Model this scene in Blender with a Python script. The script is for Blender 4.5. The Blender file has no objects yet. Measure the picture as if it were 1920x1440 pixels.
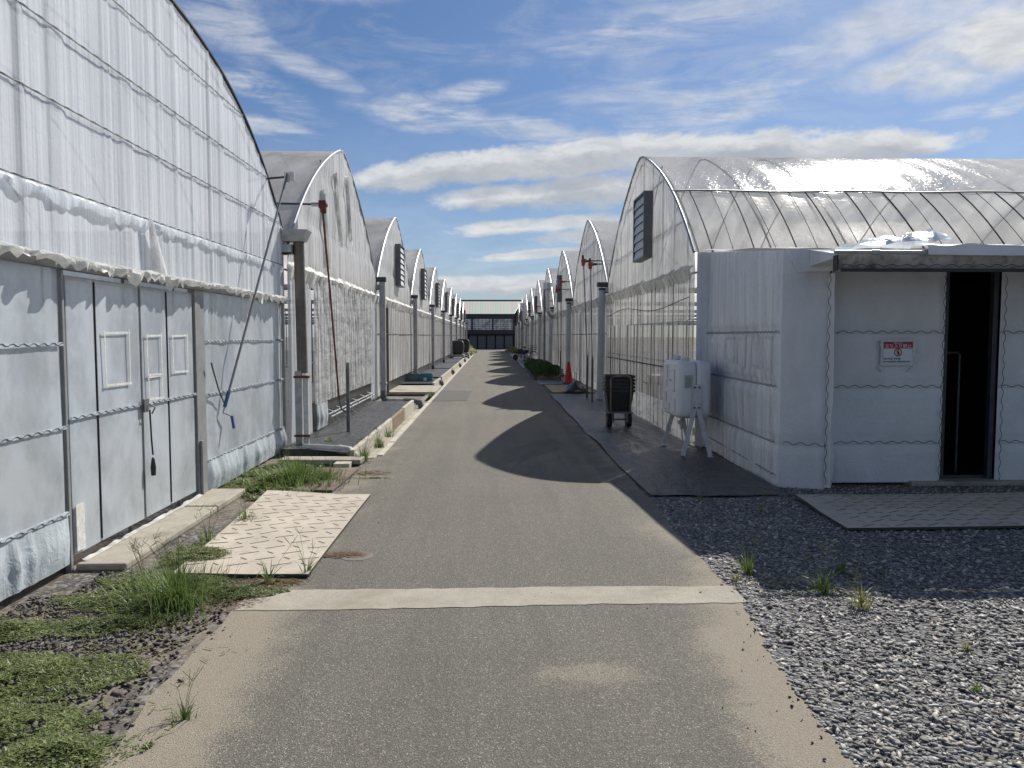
import bpy, math, random
import numpy as np
from mathutils import Vector, Matrix
random.seed(7); rng = np.random.default_rng(7)
S = bpy.context.scene
COL = S.collection
R = math.radians

# ------------------------------------------------------------ camera
cam = bpy.data.cameras.new('camera'); co = bpy.data.objects.new('camera', cam); COL.objects.link(co)
co.location = (0, 0, 1.5)
co.rotation_euler = (R(90 - 3.57), 0, R(-1.59))
cam.sensor_width = 36; cam.lens = 1442 / 1920 * 36
cam.clip_start = .05; cam.clip_end = 3000
S.camera = co

# ------------------------------------------------------------ light
SUNV = Vector((.615, .98, 1.0)).normalized()           # towards the sun
EL = math.asin(SUNV.z); AZ = math.atan2(SUNV.x, SUNV.y)
sl = bpy.data.lights.new('sun', 'SUN'); sl.energy = 4.8; sl.angle = R(.55); sl.color = (1, .945, .86)
so = bpy.data.objects.new('sun', sl); COL.objects.link(so)
so.rotation_euler = SUNV.to_track_quat('Z', 'Y').to_euler(); so.location = (10, 16, 30)

S.view_settings.view_transform = 'Standard'; S.view_settings.look = 'None'
S.view_settings.gamma = 1; S.view_settings.exposure = .42
try: S.view_settings.use_curve_mapping = False
except Exception: pass

class NT:
    """small helper for node trees"""
    def __init__(s, nt): s.nt = nt; s.n = nt.nodes; s.l = nt.links
    def node(s, t, **kw):
        n = s.n.new(t)
        for k, v in kw.items(): setattr(n, k, v)
        return n
    def put(s, sock, v):
        if hasattr(v, 'is_output'): s.l.new(v, sock)
        else: sock.default_value = v
    def m(s, op, a, b=None, c=None, clamp=False):
        n = s.node('ShaderNodeMath', operation=op, use_clamp=clamp)
        s.put(n.inputs[0], a)
        if b is not None: s.put(n.inputs[1], b)
        if c is not None: s.put(n.inputs[2], c)
        return n.outputs[0]
    def ramp(s, f, stops, interp='LINEAR'):
        n = s.node('ShaderNodeValToRGB'); n.color_ramp.interpolation = interp
        e = n.color_ramp.elements
        while len(e) < len(stops): e.new(.5)
        for i, (p, c) in enumerate(stops):
            e[i].position = p
            e[i].color = (c, c, c, 1) if not hasattr(c, '__len__') else (*c, 1)
        s.l.new(f, n.inputs[0]); return n.outputs[0]
    def mr(s, v, a, b, c=0., d=1., smooth=False):
        n = s.node('ShaderNodeMapRange'); n.interpolation_type = 'SMOOTHSTEP' if smooth else 'LINEAR'
        s.put(n.inputs[0], v)
        for i, q in enumerate((a, b, c, d)): s.put(n.inputs[1 + i], q)
        return n.outputs[0]
    def mix(s, f, a, b, blend='MIX'):
        n = s.node('ShaderNodeMix', data_type='RGBA', blend_type=blend)
        def cc(v): return (*v, 1) if isinstance(v, tuple) and len(v) == 3 else v
        s.put(n.inputs[0], f); s.put(n.inputs[6], cc(a)); s.put(n.inputs[7], cc(b)); return n.outputs[2]
    def mapping(s, v, sc=(1, 1, 1), loc=(0, 0, 0), rot=(0, 0, 0)):
        n = s.node('ShaderNodeMapping'); s.l.new(v, n.inputs[0])
        n.inputs[1].default_value = loc; n.inputs[2].default_value = rot; n.inputs[3].default_value = sc
        return n.outputs[0]
    def noise(s, v, scale, detail=3, rough=.5, dist=0.):
        n = s.node('ShaderNodeTexNoise'); s.l.new(v, n.inputs['Vector'])
        n.inputs['Scale'].default_value = scale; n.inputs['Detail'].default_value = detail
        n.inputs['Roughness'].default_value = rough; n.inputs['Distortion'].default_value = dist
        return n.outputs[0]
    def vor(s, v, scale, feature='F1', out=0, rnd=1):
        n = s.node('ShaderNodeTexVoronoi', feature=feature); s.l.new(v, n.inputs['Vector'])
        n.inputs['Scale'].default_value = scale; n.inputs['Randomness'].default_value = rnd
        return n.outputs[out]
    def bump(s, h, strength=.5, dist=.01, normal=None):
        n = s.node('ShaderNodeBump'); n.inputs['Strength'].default_value = strength
        n.inputs['Distance'].default_value = dist; s.l.new(h, n.inputs['Height'])
        if normal is not None: s.l.new(normal, n.inputs['Normal'])
        return n.outputs[0]

# ------------------------------------------------------------ sky: Nishita + clouds placed by direction
W = bpy.data.worlds.new('World'); S.world = W; W.use_nodes = True
W.node_tree.nodes.clear(); w = NT(W.node_tree)
sky = w.node('ShaderNodeTexSky', sky_type='NISHITA'); sky.sun_disc = False
sky.sun_elevation = EL; sky.sun_rotation = AZ; sky.air_density = 1.0; sky.dust_density = .6; sky.ozone_density = 2.2
tc = w.node('ShaderNodeTexCoord'); sep = w.node('ShaderNodeSeparateXYZ'); w.l.new(tc.outputs['Generated'], sep.inputs[0])
dx, dy, dz = sep.outputs
az = w.m('ARCTAN2', dx, dy)
v = w.m('ARCTANGENT', w.m('DIVIDE', dz, w.m('SQRT', w.m('ADD', w.m('MULTIPLY', dx, dx), w.m('MULTIPLY', dy, dy)))))
comb = w.node('ShaderNodeCombineXYZ'); w.l.new(az, comb.inputs[0]); w.l.new(v, comb.inputs[1])
P0 = comb.outputs[0]
n1 = w.noise(w.mapping(P0, (3.0, 10, 1), rot=(0, 0, R(-14))), 2.0, 9, .64, 1.1)
n3 = w.noise(w.mapping(P0, (5, 8, 1), (7, 2, 0)), 2.6, 8, .58, .3)
streak = w.noise(w.mapping(P0, (2.2, 20, 1), (2, 3, 0), rot=(0, 0, R(10))), 3.0, 8, .62, .8)
def acc(P_, lst, wamp=1.1):
    warp = w.m('SUBTRACT', w.noise(w.mapping(P_, (5, 8, 1), (1, 5, 0)), 2.8, 7, .6, .3), .5); o = None
    for e in lst:
        cx, cy, rx, ry, rot, k = e
        ax = math.atan((cx - 920) / 1442); vy = math.atan((630 - cy) / math.hypot(1442, cx - 920))
        n = w.mapping(P_); n_ = n.node; n_.vector_type = 'TEXTURE'
        n_.inputs[1].default_value = (ax, vy, 0); n_.inputs[2].default_value = (0, 0, R(rot)); n_.inputs[3].default_value = (rx / 1442, ry / 1442, 1)
        ln = w.node('ShaderNodeVectorMath', operation='LENGTH'); w.l.new(n, ln.inputs[0])
        d = w.m('ADD', ln.outputs['Value'], w.m('MULTIPLY', warp, wamp))
        q = w.m('MULTIPLY', w.mr(d, 1.3, .35, 0, 1, True), k); o = q if o is None else w.m('MAXIMUM', o, q)
    return o
wisp = acc(P0, [(800, 228, 170, 30, -4, .8), (960, 250, 210, 26, -6, .7), (1340, 200, 170, 50, 8, .75), (1180, 190, 190, 30, 4, .5), (882, 182, 75, 18, 8, .95), (520, 190, 120, 26, -16, .8),
            (430, 40, 100, 70, -30, .7), (510, 250, 90, 18, -8, .8), (560, 130, 170, 22, -20, .65), (1250, 60, 320, 45, 6, .6),
            (1240, 262, 160, 24, 6, .7), (1780, 215, 70, 14, 4, .8), (1910, 192, 60, 16, 14, .9), (1500, 110, 240, 34, 14, .55), (600, 5, 180, 20, 0, .6)], 1.7)
big = acc(P0, [(1790, 95, 190, 36, 10, 1.2), (1900, 60, 200, 70, 14, 1.1), (1700, 40, 220, 50, 10, .7)], 1.0)
BANK = [(760, 338, 120, 30, 6, 1.), (900, 318, 190, 36, 6, 1.1), (1090, 304, 220, 36, 6, 1.15), (1330, 292, 230, 36, 3, 1.2), (1580, 280, 210, 28, 0, 1.1),
        (940, 372, 150, 26, 4, .95), (1110, 360, 170, 40, 6, .9), (1000, 425, 210, 18, 4, .9), (1000, 478, 170, 11, 5, .9), (1150, 440, 180, 22, 3, .85),
        (900, 535, 170, 22, 0, 1.), (1040, 530, 150, 20, 0, .9), (2200, 420, 260, 50, 0, .9), (-200, 420, 500, 60, 0, .8), (300, 540, 380, 30, 0, .8), (1800, 540, 400, 36, 0, .8)]
def bankd(P_): return w.mr(w.m('ADD', acc(P_, BANK, 1.35), w.m('MULTIPLY', w.m('SUBTRACT', w.noise(w.mapping(P_, (5, 15, 1), (4, 4, 0)), 5., 9, .66, .5), .5), w.m('MULTIPLY', w.mr(acc(P_, BANK[:10], 1.), 0, .4), .9))), .10, .95, 0, 1, True)
ck = bankd(P0)
above = bankd(w.mapping(P0, (1, 1, 1), (0, .017, 0)))
cw = w.m('MULTIPLY', wisp, w.mr(w.m('MULTIPLY', w.m('ADD', n1, streak), .5), .36, .64, .05, 1, True))
cb = w.m('MULTIPLY', big, w.mr(n3, .3, .6, .45, 1, True))
haz = w.m('MULTIPLY', w.mr(v, .0, .3, .42, .0), w.mr(n1, .2, .7, .6, 1))
veil = w.m('MULTIPLY', w.mr(w.m('ADD', n1, w.m('MULTIPLY', az, .12)), .46, .75, 0, .3), w.mr(v, .1, .3, 0, 1))
cl = w.m('MAXIMUM', w.m('MAXIMUM', cw, cb), w.m('MAXIMUM', ck, w.m('MAXIMUM', haz, veil)), clamp=True)
under = w.m('MULTIPLY', above, w.mr(n3, .3, .62, 1, .45), clamp=True)
ccol = w.mix(under, (9.6, 9.7, 9.8), (4.9, 5.3, 5.9))
ccol = w.mix(w.mr(w.noise(w.mapping(P0, (5, 13, 1), (9, 1, 0)), 4.5, 9, .62, .4), .38, .68, 0, .5, True), ccol, (5.6, 6.1, 6.8))
skc = w.mix(1.0, sky.outputs[0], (.60, .755, .97), 'MULTIPLY')
mixc = w.mix(w.m('MULTIPLY', cl, .95), skc, ccol)
bg = w.node('ShaderNodeBackground'); w.l.new(mixc, bg.inputs[0]); bg.inputs[1].default_value = .06
wo = w.node('ShaderNodeOutputWorld'); w.l.new(bg.outputs[0], wo.inputs[0])

# ------------------------------------------------------------ materials
def newmat(name):
    m = bpy.data.materials.new(name); m.use_nodes = True; m.node_tree.nodes.clear(); t = NT(m.node_tree)
    t.out = t.node('ShaderNodeOutputMaterial'); tcn = t.node('ShaderNodeTexCoord'); t.P = tcn.outputs['Object']
    g = t.node('ShaderNodeNewGeometry'); t.W = g.outputs['Position']; t.geo = g
    return m, t
def pbsdf(t, col, rough=.6, metal=0., normal=None, spec=.5):
    b = t.node('ShaderNodeBsdfPrincipled')
    t.put(b.inputs['Base Color'], (*col, 1) if isinstance(col, tuple) and len(col) == 3 else col)
    t.put(b.inputs['Roughness'], rough); t.put(b.inputs['Metallic'], metal)
    b.inputs['Specular IOR Level'].default_value = spec
    if normal is not None: t.l.new(normal, b.inputs['Normal'])
    return b.outputs[0]
def simple(name, col, rough=.6, metal=0., var=.25, scale=6., bump=.15, bs=60, dirt=None, spec=.5):
    m, t = newmat(name)
    n = t.noise(t.W, scale, 5, .6)
    c = t.mix(t.mr(n, .3, .7), tuple(x * (1 - var) for x in col), tuple(min(1, x * (1 + var)) for x in col))
    if dirt:
        n2_ = t.noise(t.W, scale * 3.1, 6, .65)
        c = t.mix(t.mr(n2_, .5, .72, 0, .8), c, dirt)
    nb = t.bump(t.noise(t.W, bs, 3), bump, .005)
    t.l.new(pbsdf(t, c, rough, metal, nb, spec), t.out.inputs[0]); return m
def film(name, col=(.62, .65, .68), transp=.12, trl=.35, rough=.35, streak=(3, 26, 1.2), sv=.35, bstr=.35, dirt=(.32, .3, .27), dirty=.3, fine=True, coat=.0):
    m, t = newmat(name)
    sn = t.noise(t.mapping(t.W, streak), 1., 5, .62, .3)
    sf = t.mr(sn, .34, .66, 0, 1, True)
    pt = t.noise(t.W, 1.1, 4, .6)
    dd = t.m('MULTIPLY', t.mr(pt, .42, .75), dirty)
    base = t.mix(sf, tuple(c * (1 - sv) for c in col), tuple(min(1, c * (1 + sv * .6)) for c in col))
    bl = t.noise(t.W, 2.6, 7, .7, .8); base = t.mix(t.mr(bl, .6, .7, 0, .35 * min(1, dirty * 2)), base, tuple(min(1, c * 1.25) for c in col))
    base = t.mix(dd, base, dirt)
    hb = t.m('ADD', t.m('MULTIPLY', sn, 1.), t.m('MULTIPLY', t.noise(t.W, 14, 4, .6, 1.2), .5))
    nb = t.bump(hb, bstr, .03)
    pr = pbsdf(t, base, t.mr(sn, .3, .7, rough * .7, rough * 1.3), 0, nb)
    tl = t.node('ShaderNodeBsdfTranslucent'); t.l.new(base, tl.inputs[0]); t.l.new(nb, tl.inputs[1])
    mx = t.node('ShaderNodeMixShader'); mx.inputs[0].default_value = trl; t.l.new(pr, mx.inputs[1]); t.l.new(tl.outputs[0], mx.inputs[2])
    tp = t.node('ShaderNodeBsdfTransparent'); tp.inputs[0].default_value = (.93, .94, .95, 1)
    m2 = t.node('ShaderNodeMixShader')
    t.l.new(t.m('MULTIPLY', t.mr(sf, 0, 1, 1.35, .55), transp, clamp=True), m2.inputs[0])
    t.l.new(mx.outputs[0], m2.inputs[1]); t.l.new(tp.outputs[0], m2.inputs[2])
    t.l.new(m2.outputs[0], t.out.inputs[0]); return m

M = {}
M['film_left'] = film('film_left', (.80, .85, .90), .10, .45, .26, (1, 22, .22), .18, .3, dirty=.05)
M['film_flat'] = film('film_flat', (.66, .73, .79), .28, .36, .17, (2, 1.8, 1.3), .12, .10, dirt=(.70, .69, .66), dirty=.45)
M['film_skirt'] = film('film_skirt', (.64, .72, .78), .03, .3, .25, (2, 7, 2), .2, .5, dirty=.2)
M['film_white'] = film('film_white', (.8, .8, .78), .04, .45, .4, (3, 14, 6), .2, .5, dirty=.15)
M['film_gable'] = film('film_gable', (.84, .84, .83), .08, .42, .3, (1, 13, .3), .22, .4, dirty=.18)
M['film_gable_right'] = film('film_gable_right', (.72, .71, .68), .16, .62, .28, (1, 10, .35), .4, .4, dirty=.35)
M['film_clear'] = film('film_clear', (.40, .39, .37), .42, .5, .15, (1, 12, .4), .5, .4, dirty=.3)
M['film_sheet'] = film('film_sheet', (.78, .79, .8), .08, .42, .3, (1, 2, 9), .18, .6, dirty=.12)
M['film_hut'] = film('film_hut', (.74, .75, .76), .0, .12, .2, (2.2, 3.2, 1.6), .07, .5, dirt=(.6, .58, .52), dirty=.25)
M['film_hut_side'] = film('film_hut_side', (.82, .84, .86), .0, .12, .16, (2.2, 9, 1.1), .12, .7, dirt=(.6, .58, .52), dirty=.15)
M['roof_net'] = film('roof_net', (.66, .66, .66), .10, .55, .5, (1.2, .5, .5), .3, .3, dirty=.4)
M['roof_film'] = film('roof_film', (.82, .82, .83), .16, .66, .35, (1.2, .5, .5), .25, .3, dirty=.3)
M['roof_shiny'] = film('roof_shiny', (.80, .81, .84), .26, .75, .15, (1.6, .3, .3), .4, .4, dirty=.2)
M['roof_vent'] = film('roof_vent', (.98, .95, .91), .24, .86, .22, (1.1, .5, .5), .08, .2, dirt=(.85, .74, .6), dirty=.25)
M['galv'] = simple('galvanised', (.36, .38, .39), .42, .7, .2, 9, .1)
M['galv_dull'] = simple('galvanised_dull', (.17, .175, .18), .5, .5, .25, 8, .1)
M['alu'] = simple('aluminium', (.5, .5, .5), .4, .8, .15, 12, .1)
M['pipe_grey'] = simple('pvc_grey', (.38, .385, .39), .45, 0, .12, 4, .05, dirt=(.2, .19, .17))
M['pipe_dark'] = simple('pvc_dark', (.11, .115, .12), .45, 0, .2, 6, .05, dirt=(.13, .12, .11))
M['pipe_pale'] = simple('pvc_pale', (.40, .43, .45), .4, 0, .1, 3, .05, dirt=(.33, .33, .32))
M['pipe_brown'] = simple('pipe_brown', (.15, .12, .095), .5, 0, .3, 3, .1, dirt=(.2, .2, .19))
M['dark_metal'] = simple('dark_metal', (.045, .05, .055), .5, .3, .3, 8)
M['black'] = simple('black_plastic', (.015, .016, .018), .42, 0, .3, 8, .1, dirt=(.04, .04, .038))
M['rubber'] = simple('rubber', (.02, .02, .021), .8, 0, .3, 20)
M['rust'] = simple('rust', (.16, .05, .03), .8, .1, .35, 14, .3)
M['red_motor'] = simple('orange_red_paint', (.38, .05, .025), .45, 0, .2, 14)
M['red_cone'] = simple('red_cone', (.42, .016, .018), .55, 0, .15, 8)
M['blue_grip'] = simple('blue_grip', (.02, .07, .2), .45, 0, .15, 8)
M['white_pl'] = simple('white_plastic', (.7, .71, .71), .38, 0, .05, 4, .04)
M['white_pl2'] = simple('white_paint', (.62, .63, .63), .5, 0, .1, 6, .1, dirt=(.4, .38, .34))
M['offwhite'] = simple('label_paper', (.45, .46, .4), .7, 0, .08, 30)
M['tape'] = simple('old_tape', (.62, .62, .60), .6, 0, .2, 30, .3, dirt=(.42, .4, .36))
M['teal'] = simple('teal_plastic', (.035, .2, .25), .5, 0, .2, 8, .1)
M['teal_grey'] = simple('grey_green_plastic', (.13, .2, .2), .5, 0, .2, 8, .1)
M['wood'] = simple('old_wood', (.2, .15, .1), .8, 0, .35, 9, .3, dirt=(.1, .08, .06))
M['board'] = simple('plywood', (.36, .27, .16), .75, 0, .25, 5, .2, dirt=(.2, .16, .12))
M['string'] = simple('dark_string', (.03, .03, .032), .7)
M['ink'] = simple('ink', (.02, .025, .04), .6)
M['litter'] = simple('dry_litter', (.13, .075, .045), .85)
M['louvre'] = simple('louvre_grey', (.13, .135, .14), .5, .1, .15, 8)
M['post'] = simple('post_grey', (.27, .28, .28), .5, .3, .15, 8, .1)
M['sign_red'] = simple('sign_red', (.35, .02, .025), .45, 0, .06, 9, .03)
M['sign_white'] = simple('sign_white', (.66, .68, .7), .4, 0, .04, 9, .03)
M['shade_black'] = simple('interior_shade', (.012, .012, .013), .8)  # near-black colour standing for the shade inside deep openings

M['fascia'] = simple('dirty_fascia', (.42, .41, .38), .6, 0, .3, 4, .3, dirt=(.07, .065, .055))
def concrete(name, col, dirt=(.16, .14, .11), sc=5):
    m, t = newmat(name)
    n = t.noise(t.W, sc, 7, .65); f = t.noise(t.W, 160, 3, .6)
    c = t.mix(t.mr(n, .3, .7), tuple(x * .8 for x in col), tuple(x * 1.12 for x in col))
    c = t.mix(t.mr(t.noise(t.W, 2.3, 6, .7), .5, .72, 0, .8), c, dirt)
    c = t.mix(t.mr(t.noise(t.W, 60, 4, .75), .52, .66, 0, .5), c, tuple(x * .5 for x in col))
    c = t.mix(t.mr(f, .35, .65, .0, .35), c, tuple(x * .55 for x in col))
    nb = t.bump(t.m('ADD', f, t.m('MULTIPLY', n, 1.5)), .5, .006)
    t.l.new(pbsdf(t, c, .9, 0, nb, .2), t.out.inputs[0]); return m
M['concrete'] = concrete('concrete', (.40, .37, .31))
M['concrete_pale'] = concrete('concrete_pale', (.52, .49, .42), (.3, .27, .22))
M['concrete_strip'] = concrete('concrete_strip', (.38, .355, .30), (.25, .21, .15), 3)
M['plate'] = concrete('brown_plate', (.17, .13, .11), (.28, .24, .2), 4)

def asphalt():
    m, t = newmat('asphalt'); Wp = t.W
    sp = t.node('ShaderNodeSeparateXYZ'); t.l.new(Wp, sp.inputs[0]); x, y, _ = sp.outputs
    agg = t.vor(Wp, 210, 'F1', 1); aggd = t.vor(Wp, 210)
    lum = t.node('ShaderNodeSeparateColor'); t.l.new(agg, lum.inputs[0])
    c = t.ramp(lum.outputs[0], [(0, (.086, .082, .070)), (.5, (.130, .124, .106)), (.85, (.18, .172, .148)), (.97, (.27, .257, .22)), (1, (.46, .44, .385))])
    big = t.noise(Wp, .55, 5, .6); med = t.noise(Wp, 3.2, 6, .62)
    c = t.mix(t.mr(big, .3, .7, 0, .3), c, (.07, .068, .06))
    # wind-blown sand settled along the edges and around the near end of the lane
    xm = t.m('ABSOLUTE', t.m('SUBTRACT', x, .0))
    edge = t.mr(xm, .72, 1.42, 0, 1, True)
    near = t.mr(y, 5.2, 3.0, 0, 1, True)
    fade = t.mr(y, 5, 22, 1, .25)
    n = t.noise(Wp, 1.5, 6, .65, .3)
    e2 = t.m('ADD', t.m('MULTIPLY', edge, t.m('MULTIPLY', fade, .68)), t.m('MULTIPLY', near, t.m('ADD', t.m('MULTIPLY', edge, .50), .26)))
    s = t.m('ADD', e2, t.m('MULTIPLY', t.m('SUBTRACT', n, .5), 1.4))
    c = t.mix(t.mr(t.noise(t.mapping(Wp, (2.6, .12, 1)), 1.6, 5, .6), .45, .7, 0, .28), c, (.068, .066, .06))
    # one small spill of sand
    sx = t.m('MULTIPLY', t.m('SUBTRACT', x, .42), 2.6); sy = t.m('MULTIPLY', t.m('SUBTRACT', y, 3.3), 4.5)
    r = t.m('SQRT', t.m('ADD', t.m('MULTIPLY', sx, sx), t.m('MULTIPLY', sy, sy)))
    spill = t.mr(t.m('ADD', r, t.m('MULTIPLY', t.m('SUBTRACT', med, .5), 2.2)), 1.0, .2, 0, .75, True)
    dith = t.m('MULTIPLY', t.m('SUBTRACT', t.noise(Wp, 130, 4, .75), .5), 2.6)
    sand = t.mr(t.m('ADD', t.m('MAXIMUM', t.mr(s, .25, .95, 0, .95), t.m('MULTIPLY', spill, .75)), dith), .3, .75, 0, .92, True)
    grain = t.noise(Wp, 210, 3, .7)
    sc = t.mix(t.mr(grain, .3, .7), (.17, .146, .112), (.40, .355, .28))
    keep = t.mr(aggd, .25, .6, 1, .75)
    c = t.mix(t.m('MULTIPLY', sand, keep), c, sc)
    # fine cracks / joints and damp stains
    c = t.mix(t.mr(t.noise(Wp, 7, 5, .7), .58, .74, 0, .35), c, (.07, .067, .058))
    h = t.m('ADD', t.m('MULTIPLY', aggd, .9), t.m('MULTIPLY', grain, .6))
    nb = t.bump(h, .55, .006)
    t.l.new(pbsdf(t, c, .85, 0, nb, .25), t.out.inputs[0]); return m
M['asphalt'] = asphalt()
def soil():
    m, t = newmat('soil'); Wp = t.W
    vo = t.vor(Wp, 46, 'F1', 1); vd = t.vor(Wp, 46)
    lum = t.node('ShaderNodeSeparateColor'); t.l.new(vo, lum.inputs[0])
    c = t.ramp(lum.outputs[0], [(0, (.05, .048, .046)), (.6, (.11, .105, .1)), (1, (.24, .23, .22))])
    n = t.noise(Wp, 1.6, 6, .65)
    g = t.noise(Wp, 150, 3, .7)
    sc = t.mix(g, (.13, .105, .08), (.3, .26, .2))
    c = t.mix(t.mr(n, .42, .66, 0, .9), c, sc)
    nb = t.bump(t.m('ADD', t.m('MULTIPLY', vd, -.4), t.m('MULTIPLY', g, .5)), .6, .012)
    t.l.new(pbsdf(t, c, .95, 0, nb, .15), t.out.inputs[0]); return m
M['soil'] = soil()
def weedmat(name, col, glint=.4):
    m, t = newmat(name); Wp = t.W
    n = t.noise(t.mapping(Wp, (3, 1.2, 1)), 2.2, 6, .65)
    c = t.mix(t.mr(n, .35, .7), tuple(x * .7 for x in col), tuple(x * 1.35 for x in col))
    dust = t.noise(Wp, 1.3, 5, .7)
    c = t.mix(t.mr(dust, .5, .8, 0, .3), c, (.11, .105, .095))
    sp = t.node('ShaderNodeSeparateXYZ'); t.l.new(Wp, sp.inputs[0])
    ln = None
    for k_ in (0, 1):
        q = t.m('PINGPONG', sp.outputs[k_], .15); q = t.mr(q, 0, .008, 1, 0)
        ln = q if ln is None else t.m('MAXIMUM', ln, q)
    c = t.mix(t.m('MULTIPLY', ln, .25), c, (.2, .21, .22))
    wv = t.noise(t.mapping(Wp, (300, 300, 1)), 1., 2)
    nb = t.bump(t.m('ADD', t.m('MULTIPLY', wv, .03), t.noise(t.mapping(Wp, (5, 2.4, 1), rot=(0, 0, .5)), 1.6, 5, .65)), .8, .05)
    t.l.new(pbsdf(t, c, glint, 0, nb, .5), t.out.inputs[0]); return m
M['weedmat'] = weedmat('weed_mat', (.024, .025, .03), .36)
def rubbermat(name, col):
    m, t = newmat(name); Wp = t.W
    n = t.noise(Wp, 2.2, 6, .65); f = t.noise(Wp, 120, 3)
    c = t.mix(t.mr(n, .3, .72), tuple(x * .82 for x in col), tuple(x * 1.12 for x in col))
    c = t.mix(t.mr(t.noise(Wp, 6, 6, .7), .56, .72, 0, .5), c, (.19, .15, .11))
    nb = t.bump(f, .25, .003)
    t.l.new(pbsdf(t, c, .85, 0, nb, .25), t.out.inputs[0]); return m
M['matbeige'] = rubbermat('mat_beige', (.44, .395, .33))
M['matgrey'] = rubbermat('mat_grey', (.48, .44, .37))
M['groove'] = simple('mat_groove', (.055, .05, .045), .9)
def stone(name, lo, hi, warm):
    m, t = newmat(name)
    rp = t.geo.outputs['Random Per Island']
    c = t.ramp(rp, [(0, lo), (.5, tuple((a + b) * .42 for a, b in zip(lo, hi))), (.85, hi), (.93, warm), (1, tuple(x * 1.25 for x in hi))])
    n = t.noise(t.W, 120, 4, .6)
    c = t.mix(t.mr(n, .3, .7, 0, .4), c, tuple(x * .6 for x in lo))
    nb = t.bump(n, .4, .004)
    t.l.new(pbsdf(t, c, .75, 0, nb, .35), t.out.inputs[0]); return m
M['stone'] = stone('crushed_stone', (.12, .117, .11), (.52, .505, .475), (.42, .36, .30))
M['stone_dark'] = stone('dark_stone', (.04, .036, .035), (.15, .14, .135), (.14, .09, .065))
def leaf(name, a, b, dry, trl=.35):
    m, t = newmat(name)
    rp = t.geo.outputs['Random Per Island']
    c = t.ramp(rp, [(0, a), (.75, b), (.9, b), (1, dry)])
    c = t.mix(t.mr(t.noise(t.W, 7, 4), .35, .7, 0, .6), c, tuple(x * .6 for x in a))
    pr = pbsdf(t, c, .5, 0, None, .35)
    tl = t.node('ShaderNodeBsdfTranslucent'); t.l.new(c, tl.inputs[0])
    mx = t.node('ShaderNodeMixShader'); mx.inputs[0].default_value = trl
    t.l.new(pr, mx.inputs[1]); t.l.new(tl.outputs[0], mx.inputs[2]); t.l.new(mx.outputs[0], t.out.inputs[0]); return m
M['grass'] = leaf('grass_blades', (.09, .15, .035), (.19, .28, .08), (.42, .4, .22))
M['creeper'] = leaf('creeping_leaves', (.13, .17, .06), (.24, .29, .11), (.30, .26, .12))
M['bush'] = leaf('bush_leaves', (.02, .06, .012), (.045, .12, .02), (.08, .14, .02), .25)
M['drygrass'] = leaf('dry_grass', (.2, .22, .07), (.3, .3, .12), (.4, .35, .2))

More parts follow.
